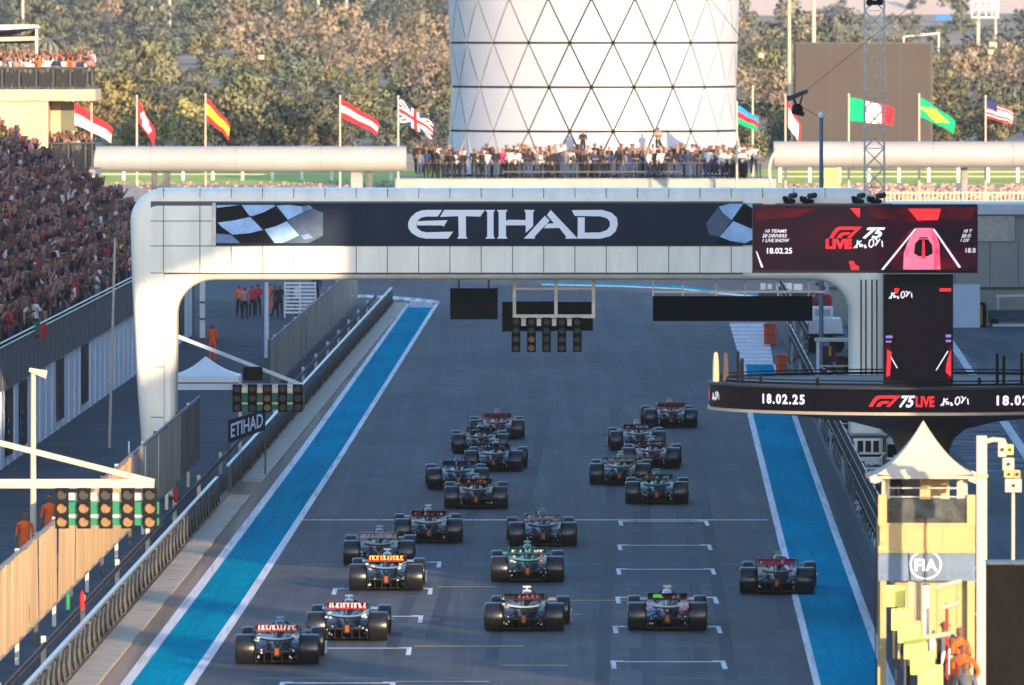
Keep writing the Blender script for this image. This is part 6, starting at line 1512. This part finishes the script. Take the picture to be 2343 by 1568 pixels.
for y, x, z in rest:
    top = R.choice(TOPW); r_ = pr_()
    if r_ < .006: top = 'lime'
    elif r_ < .014: top = 'green'
    mi = [ix[R.choice(SK).name], ix[R.choice([HR,HR,HR,HRb,CAP[1],CAP[0]]).name], ix[TM[top].name], ix[R.choice(BM_).name], ix[SH.name]]
    items.append((pk_.index(R.choice(['stand','phone','fold','hip','stand','fold','fold','hip','cheer'])), (x,y,z), -math.pi/2+R.uniform(-.5,.7), R.uniform(.92,1.05), mi))
o = join_inst('grandstand_crowd', prm, items, mats=pm_); o['label'] = 'dense distant crowd filling the far part of the left grandstand'
# a few flags held in the crowd
for i, (px, py, Z, m1) in enumerate(((246,610,520,'red'),(262,612,522,'green'),(60,735,424,'green'),(75,742,425,'red'),(212,690,470,'red'),(212,835,452,'red'))):
    if i > 3: break
    t = MB(); a = P(px,py,Z); n = 4
    for j in range(n): t.face([(a.x+.5*j/n,a.y-.2+.1*math.sin(j*2),a.z),(a.x+.5*(j+1)/n,a.y-.2+.1*math.sin(j*2+2),a.z),(a.x+.5*(j+1)/n,a.y-.2+.1*math.sin(j*2+2),a.z-.5),(a.x+.5*j/n,a.y-.2+.1*math.sin(j*2),a.z-.5)])
    tag(t.build('hand_flag', TM[m1]), ['red cloth flag held up in the crowd near the gantry leg','green cloth flag held up in the crowd near the gantry leg','green cloth held up at the left edge of the crowd','red cloth held up at the left edge of the crowd','small red flag held low in the crowd right part'][i], 'flag')
# deck crowd
x = 940.0; i = 0
while x < 1745:
    dens = 1.0 if 1150 < x < 1700 else .75
    for row in range(2):
        if pr_() > dens*(.95 if row == 0 else .85): continue
        xx = x+R.uniform(-3,3); yy = 762+row*1.0+R.uniform(-.2,.2)
        top = R.choice(['black','grey','white','white','black','black','navy','black','white','grey','black'])
        if 1140 < x < 1160 and row == 0: top = 'hotpink'
        if x > 1640: top = R.choice(['white','grey','white'])
        po_ = R.choice(['stand','fold','hip','phone','stand']); ha_ = R.choice([0,0,1,3])
        wh_ = 'far left' if x < 1020 else 'left end' if x < 1100 else ('left third' if x < 1300 else ('middle' if x < 1430 else ('right third' if x < 1600 else 'right end')))
        lab = 'spectator in a bright pink top on the deck in front of the tower' if top == 'hotpink' else f'{HD[ha_]} {top} clad fan {PD[po_]}, deck {"front" if row == 0 else "back"} row {wh_}'
        person(X(xx,762), yy, dz+.30*row, math.pi+R.uniform(-.6,.6), po_, top, lab, 'spectators on the deck in front of the tower', R.choice([0,0,1,2]), ha_, R.choice([0,0,1]), s=R.uniform(.98,1.14))
    x += R.uniform(8,13)
items = []
for i in range(150):     # people sitting low at the deck edge and behind
    items.append((pk_.index('fold'), (X(R.uniform(1150,1700),762), 761.2+R.uniform(0,.3), dz-.75), math.pi+R.uniform(-.5,.5), R.uniform(.75,.9), [ix[R.choice(SK).name], ix[HR.name], ix[TM[R.choice(['white','red','black','grey','pink','white'])].name], ix[BM_[0].name], ix[SH.name]]))
for px, ztop, lab in ((1334,296,'person standing raised above the deck crowd in dark clothes near the centre'),(1506,290,'person standing raised above the deck crowd in pale clothes')):
    o = person(X(px,764), 764.5, H(ztop,764)-1.78, math.pi, 'fold', 'black' if px < 1400 else 'tan', lab, None)
    rz_ = MB(); rz_.box(X(px,764)-.4,X(px,764)+.4,764.1,764.9,H(ztop,764)-1.92,H(ztop,764)-1.80)
    for dx in (-.35,.35): rz_.box(X(px,764)+dx-.03,X(px,764)+dx+.03,764.2,764.3,dz,H(ztop,764)-1.921)
    tag(rz_.build('camera_riser', M['dsteel']), 'small riser under the raised '+('dark' if px < 1400 else 'pale')+' clothed person on the deck', 'riser')
# balconies
for (x0_, x1_, yf_, zz, n) in ((-10,208,204,None,64),(118,208,387,None,30)):
    zb_ = H(yf_,630)
    for i in range(n):
        top = R.choice(['white','red','orange','navy','pink','tan','black','white'] if yf_ < 300 else ['black','tan','grey','white','brown'])
        rw_ = (i % 4)/3; po_ = R.choice(['stand','phone','cheer','fold']); ha_ = R.choice([0,1,3,2])
        wh_ = 'left' if i < n/3 else ('middle' if i < 2*n/3 else 'right')
        person(X(x0_+(x1_-x0_)*(i+.5)/n,630)+R.uniform(-.15,.15), 630.35+1.6*rw_, zb_+.35*rw_ if yf_ < 300 else zb_+.25*rw_, math.pi+R.uniform(-.8,.4), po_, top, f'{HD[ha_]} {top} clad fan {PD[po_]}, {wh_} of {"upper" if yf_ < 300 else "lower"} balcony', f'spectators on the {"upper" if yf_ < 300 else "lower"} left balcony', R.choice([0,0,1]), ha_, 0, s=R.uniform(.92,1.05))
b = MB(); b.box(X(-60,634),X(212,634),630.2,634,H(204,630)+.36-.36,H(204,630)+.0) if False else None
# marshals and staff, left
for i, (px, py, pose, top, rz, lab) in enumerate((
  (548,728,'hip','orange',2.6,'marshal in orange top leftmost of the group on the service road'),
  (560,733,'stand','pink',3.3,'person in pale pink top beside the leftmost marshal'),
  (577,729,'stand','red',2.9,'person in red top with dark trousers in the service road group'),
  (590,724,'fold','red',3.6,'second person in red at the right of the left trio'),
  (615,722,'stand','orange',3.1,'marshal in full orange overalls beside the grey post'),
  (630,727,'walk','brown',2.2,'person in brown top right of the grey post'),
  (640,728,'stand','black',3.4,'person in black top right of the brown clad person'),
  (668,725,'walk','black',1.4,'person in black and white striding in front of the slatted barrier'),
  (680,722,'walk','white',1.8,'person in white top walking in front of the slatted barrier'),
  (724,700,'stand','navy',3.0,'person in blue at the end of the screened fence'),
  (486,829,'stand','orange',3.0,'marshal in orange overalls standing alone near the white tent'),
  (420,700,'walk','navy',3.3,'dark clothed person walking beside the hoarding under the gantry'))):
    g = G(px, py); o = person(g.x, g.y, .02, rz, pose, top, lab, None, 0, R.choice([0,1,3]), 0, hi=True)
    if 'overalls' in lab: o.data = person_mesh(pose, top, 0, 3, 0, True).copy(); o.data.materials[3] = TM['orange']
for i, (px, yt, Z, pose, lab) in enumerate(((57,1170,326,'stand','marshal in orange overalls behind the near tan fence, leftmost'),(114,1130,332,'stand','marshal in orange overalls behind the near light heads'))):
    o = person(X(px,Z), Z, H(yt,Z)-1.74, 2.9, pose, 'orange', lab, None, 0, i*3, 0, hi=True); o.data = o.data.copy(); o.data.materials[3] = TM['orange']
    pf = MB(); zz = H(yt,Z)-1.76
    if zz > .05: pf.box(X(px,Z)-.4,X(px,Z)+.4,Z-.4,Z+.4,0,zz); tag(pf.build('step_box', M['conc']), 'low concrete step box under the marshal '+('at the left edge' if i == 0 else 'near the light heads'), 'step')
# right: booth occupant and pit wall people
person(X(2040,240.8), 241.0, zf+.002, 2.8, 'stand', 'black', 'dark clothed person standing inside the booth at its left window', None, 2, 0, 0, hi=True, s=.95)
for i, (px, yt, Z, pose, top, rz, lab) in enumerate((
  (2198,1432,234,'fold','orange',3.9,'marshal in orange seen at the lower right beside the beige panel'),
  (2206,1470,232,'hip','orange',2.7,'second marshal in orange and white lower at the right of the booth base'),
  (2180,1455,236,'stand','white',3.4,'person in white top beside the orange marshals at the booth base'),
  (2163,1418,237,'phone','grey',3.0,'person in grey top left of the orange marshals'),
  (2213,1512,230,'stand','grey',2.5,'person in grey at the bottom right edge under the marshals'),
  (2092,1425,239,'stand','navy',3.2,'person in navy between the yellow boards and cases'),
  (1930,972,398,'fold','black',2.5,'dark clothed person on the dark pit stand left of the booth'),
  (1964,1037,372,'stand','grey',2.9,'grey clothed person on the dark pit stand left of the booth'),
  (1948,992,390,'fold','black',2.2,'black clothed person at the second pit stand'),
  (1984,1063,362,'hip','navy',2.6,'navy clothed person at the second pit stand'),
  (1900,810,441,'stand','white',2.8,'person in white top inside the white framed pit stand'),
  (1947,800,441,'hip','black',2.8,'dark clothed person behind the glass of the white framed stand'),
  (1965,812,441,'fold','grey',2.8,'grey clothed person at the right in the white framed stand'))):
    zb_ = max(0.0, H(yt,Z)-1.75)
    person(X(px,Z), Z+.3, zb_, rz, pose, top, lab, None, 0, R.choice([0,1,3]), 0, hi=True)
    if zb_ > .05 and i < 6: tag(MB().box(X(px,Z)-.22,X(px,Z)+.22,Z,Z+.6,zb_-.06,zb_-.002).build('footplate', M['dsteel']), 'small dark footplate under the '+lab.split(' in ')[0]+' in '+lab.split(' in ')[1].split(' ')[0]+', number of steps below the booth', 'footplate') if False else None

# ------------------------------------------------------------------ trees on the hillside
def leafmat(name, c, c2): return mat(name, c, .85, var=.1, scale=.9, col2=c2, rand=.30)
LM = [leafmat('foliage_olive', (.13,.13,.07), (.26,.245,.14)), leafmat('foliage_grey_green', (.10,.115,.09), (.19,.20,.15)), leafmat('foliage_dry_tan', (.22,.17,.125), (.36,.29,.21)), leafmat('foliage_dark_green', (.065,.085,.085), (.13,.155,.145)), leafmat('foliage_yellow', (.20,.175,.075), (.34,.28,.12))]  # leaf colours paled and greyed to carry haze, bluest for the upper rows
BK = mat('bark', (.12,.09,.07), .9, var=.3, scale=3)
CN = {}
def crown_mesh(seed, n, rx, rz, leaf, mi):
    rr = np.random.RandomState(seed); nc = 9+seed%4
    cen = np.stack([rr.uniform(-.65,.65,nc)*rx, rr.uniform(-.65,.65,nc)*rx, rr.uniform(.10,.95,nc)*rz*1.0],1); rad_ = rr.uniform(.28,.52,nc)*rx
    V = []; Fc = []; NN = []
    for i in range(n):
        k = rr.randint(nc); d = rr.normal(size=3); d /= np.linalg.norm(d); p = cen[k]+d*rad_[k]*rr.uniform(.55,1.05)*np.array([1,1,.8])
        a = rr.normal(size=3); a /= np.linalg.norm(a); b_ = np.cross(a, d+rr.normal(size=3)*.5); b_ /= (np.linalg.norm(b_)+1e-9); s = leaf*rr.uniform(.5,1.3)
        q = len(V); V += [p-a*s-b_*s*.6, p+a*s-b_*s*.5, p+a*s*.8+b_*s*.6, p-a*s*.7+b_*s*.5]; Fc.append((q,q+1,q+2,q+3)); nn = d*1.0+p/np.linalg.norm(p)*.5+rr.normal(size=3)*.22; nn /= np.linalg.norm(nn); NN += [nn]*4
        if np.dot(np.cross(V[q+1]-V[q], V[q+2]-V[q]), nn) < 0: Fc[-1] = (q+3,q+2,q+1,q)
    me = bpy.data.meshes.new('crown'); me.from_pydata([tuple(v) for v in V], [], Fc); me.materials.append(LM[mi]); me.polygons.foreach_set('use_smooth', [True]*len(me.polygons)); me.normals_split_custom_set_from_vertices(NN); CN[me.name] = np.array(NN); return me
kinds = [('olive',0),('grey green',1),('dry tan',2),('dark green',3),('yellowish',4)]
CR = {}
for ki in range(5):
    for v in range(3):
        CR[(ki,v)] = crown_mesh(ki*10+v+1, 1150 if ki != 2 else 900, 1.0, 1.45, .062, ki)
def trunk_mesh(seed):
    rr = random.Random(seed); b = MB(); b.tube([(0,0,-.3),(.02,0,.2),(-.03,.02,.5),(.03,0,.8)],[.07,.055,.04,.02],6)
    for i in range(5):
        a = rr.uniform(0,6.3); z = rr.uniform(.15,.5); b.tube([(0,0,z),(math.cos(a)*.25,math.sin(a)*.25,z+.25),(math.cos(a)*.55,math.sin(a)*.55,z+.55)],[.035,.022,.008],5)
    return b.mesh('trunk', BK)
TKm = [trunk_mesh(i) for i in range(3)]
spots = []
y = 848.0
while y < 1800:
    hwf = y*1300/F; x = -hwf-3
    while x < hwf+3:
        spots.append((y+R.uniform(-9,9), x)); x += R.uniform(1.7,4.4)*(1+(y-858)/1500)
    y += 15+(y-858)/50
spots.sort()
def kind_at(y, x):
    n = math.sin(x*.11+y*.013)+math.sin(x*.05-y*.02+2)+R.uniform(-1,1)
    if y < 960: return 4 if n > 1.3 else (0 if n > -.7 else 1)
    if y < 1230: return 2 if n > .1 else (0 if n > -1.0 else 1)
    if y < 1450: return 2 if n > .8 else (1 if n > -1.0 else 3)
    return 3 if n > -.3 else 1
far = []
cnt = 0
for y, x in spots:
    px = CX+x*F/y
    if 1060 < px < 1665 and y < 2200: continue        # behind the tower
    if px > 1690 and y > 1330 and R.random() < .88: continue
    if 560 < px < 740 and y > 1560: continue
    ki = kind_at(y, x); s = (R.uniform(.8,1.8) if R.random() < .75 else R.uniform(1.8,2.9))*(1.0 if y < 1200 else 1.25); v = R.randrange(3); z = terr(y, x)-.1; rz = R.uniform(0,6.3)
    if cnt < 300:
        wh_ = next(n_ for lim, n_ in ((110,'above the balcony building'),(230,'behind the red over white flag'),(400,'behind the white crossed flag'),(620,'behind the red and yellow flag'),(820,'left of the red and white striped flag'),(900,'behind the red and white striped flag'),(1100,'behind the flag beside the tower'),(1760,'just right of the tower'),(1830,'left of the brown screen'),(2140,'behind the brown screen'),(2260,'right of the brown screen'),(9999,'at the right edge')) if px < lim)
        rw_ = 'front' if y < 885 else ('second' if y < 915 else ('third' if y < 950 else ('fourth' if y < 990 else 'upper')))
        t = thing('tree', (x,y,z), f'{"low" if s < 1.7 else ("middling" if s < 2.2 else "tall")} {kinds[ki][0]} tree in the {rw_} row {wh_}', 'tree', 'trees on the slope behind the flags')
        t.rotation_euler = (0,0,rz); t.scale = (s,s,s*R.uniform(.85,1.15))
        link('crown', CR[(ki,v)], t); link('trunk', TKm[v], t); cnt += 1
    else: far.append((ki*3+v, (x,y,z), rz, (s,s,s*R.uniform(.85,1.15)), [ki]))
pc_ = [CR[(k//3,k%3)] for k in range(15)]
o = join_inst('far_woodland', pc_, far, mats=LM, norms=[CN[m_.name] for m_ in pc_]); o['kind'] = 'stuff'
print('trees', len(spots), 'far', len(far), 'crowd', len(seat))
# palm by the balcony canopy
Zp = 645; t = thing('palm_tree', (X(106,Zp),Zp,0), 'small palm top beside the white balcony canopy at the upper left', 'palm tree')
MB().tube([(X(106,Zp),Zp,0),(X(106,Zp)+.1,Zp,H(96,Zp))],[.22,.14],10).build('trunk', BK, t)
b = MB(); c = Vector((X(106,Zp)+.1,Zp,H(94,Zp)))
for i in range(16):
    a = i*2*math.pi/16+.2; L = R.uniform(.9,1.4); up = R.uniform(.2,.8)
    pts = [c+Vector((math.cos(a)*L*u, math.sin(a)*L*u, up*u-1.25*u*u)) for u in (0,.3,.6,.85,1)]
    for p, q in zip(pts[:-1], pts[1:]):
        w = Vector((-math.sin(a), math.cos(a), 0))*.11; b.face([p-w, q-w*.8, q, p]); b.face([p, q, q+w*.8-Vector((0,0,.05)), p+w-Vector((0,0,.05))])
b.build('crown', LM[1], t)
# ------------------------------------------------------------------ haze
hm_ = bpy.data.materials.new('haze_air'); hm_.use_nodes = True; n_ = hm_.node_tree; n_.nodes.clear()
pv = n_.nodes.new('ShaderNodeVolumePrincipled'); pv.inputs['Color'].default_value = (.85,.9,1,1); pv.inputs['Density'].default_value = 0.00004; pv.inputs['Anisotropy'].default_value = 0.1
no_ = n_.nodes.new('ShaderNodeOutputMaterial'); n_.links.new(pv.outputs[0], no_.inputs['Volume'])
MB().box(-2600,2600,-500,6600,-2,150).build('haze', hm_, kind='stuff')
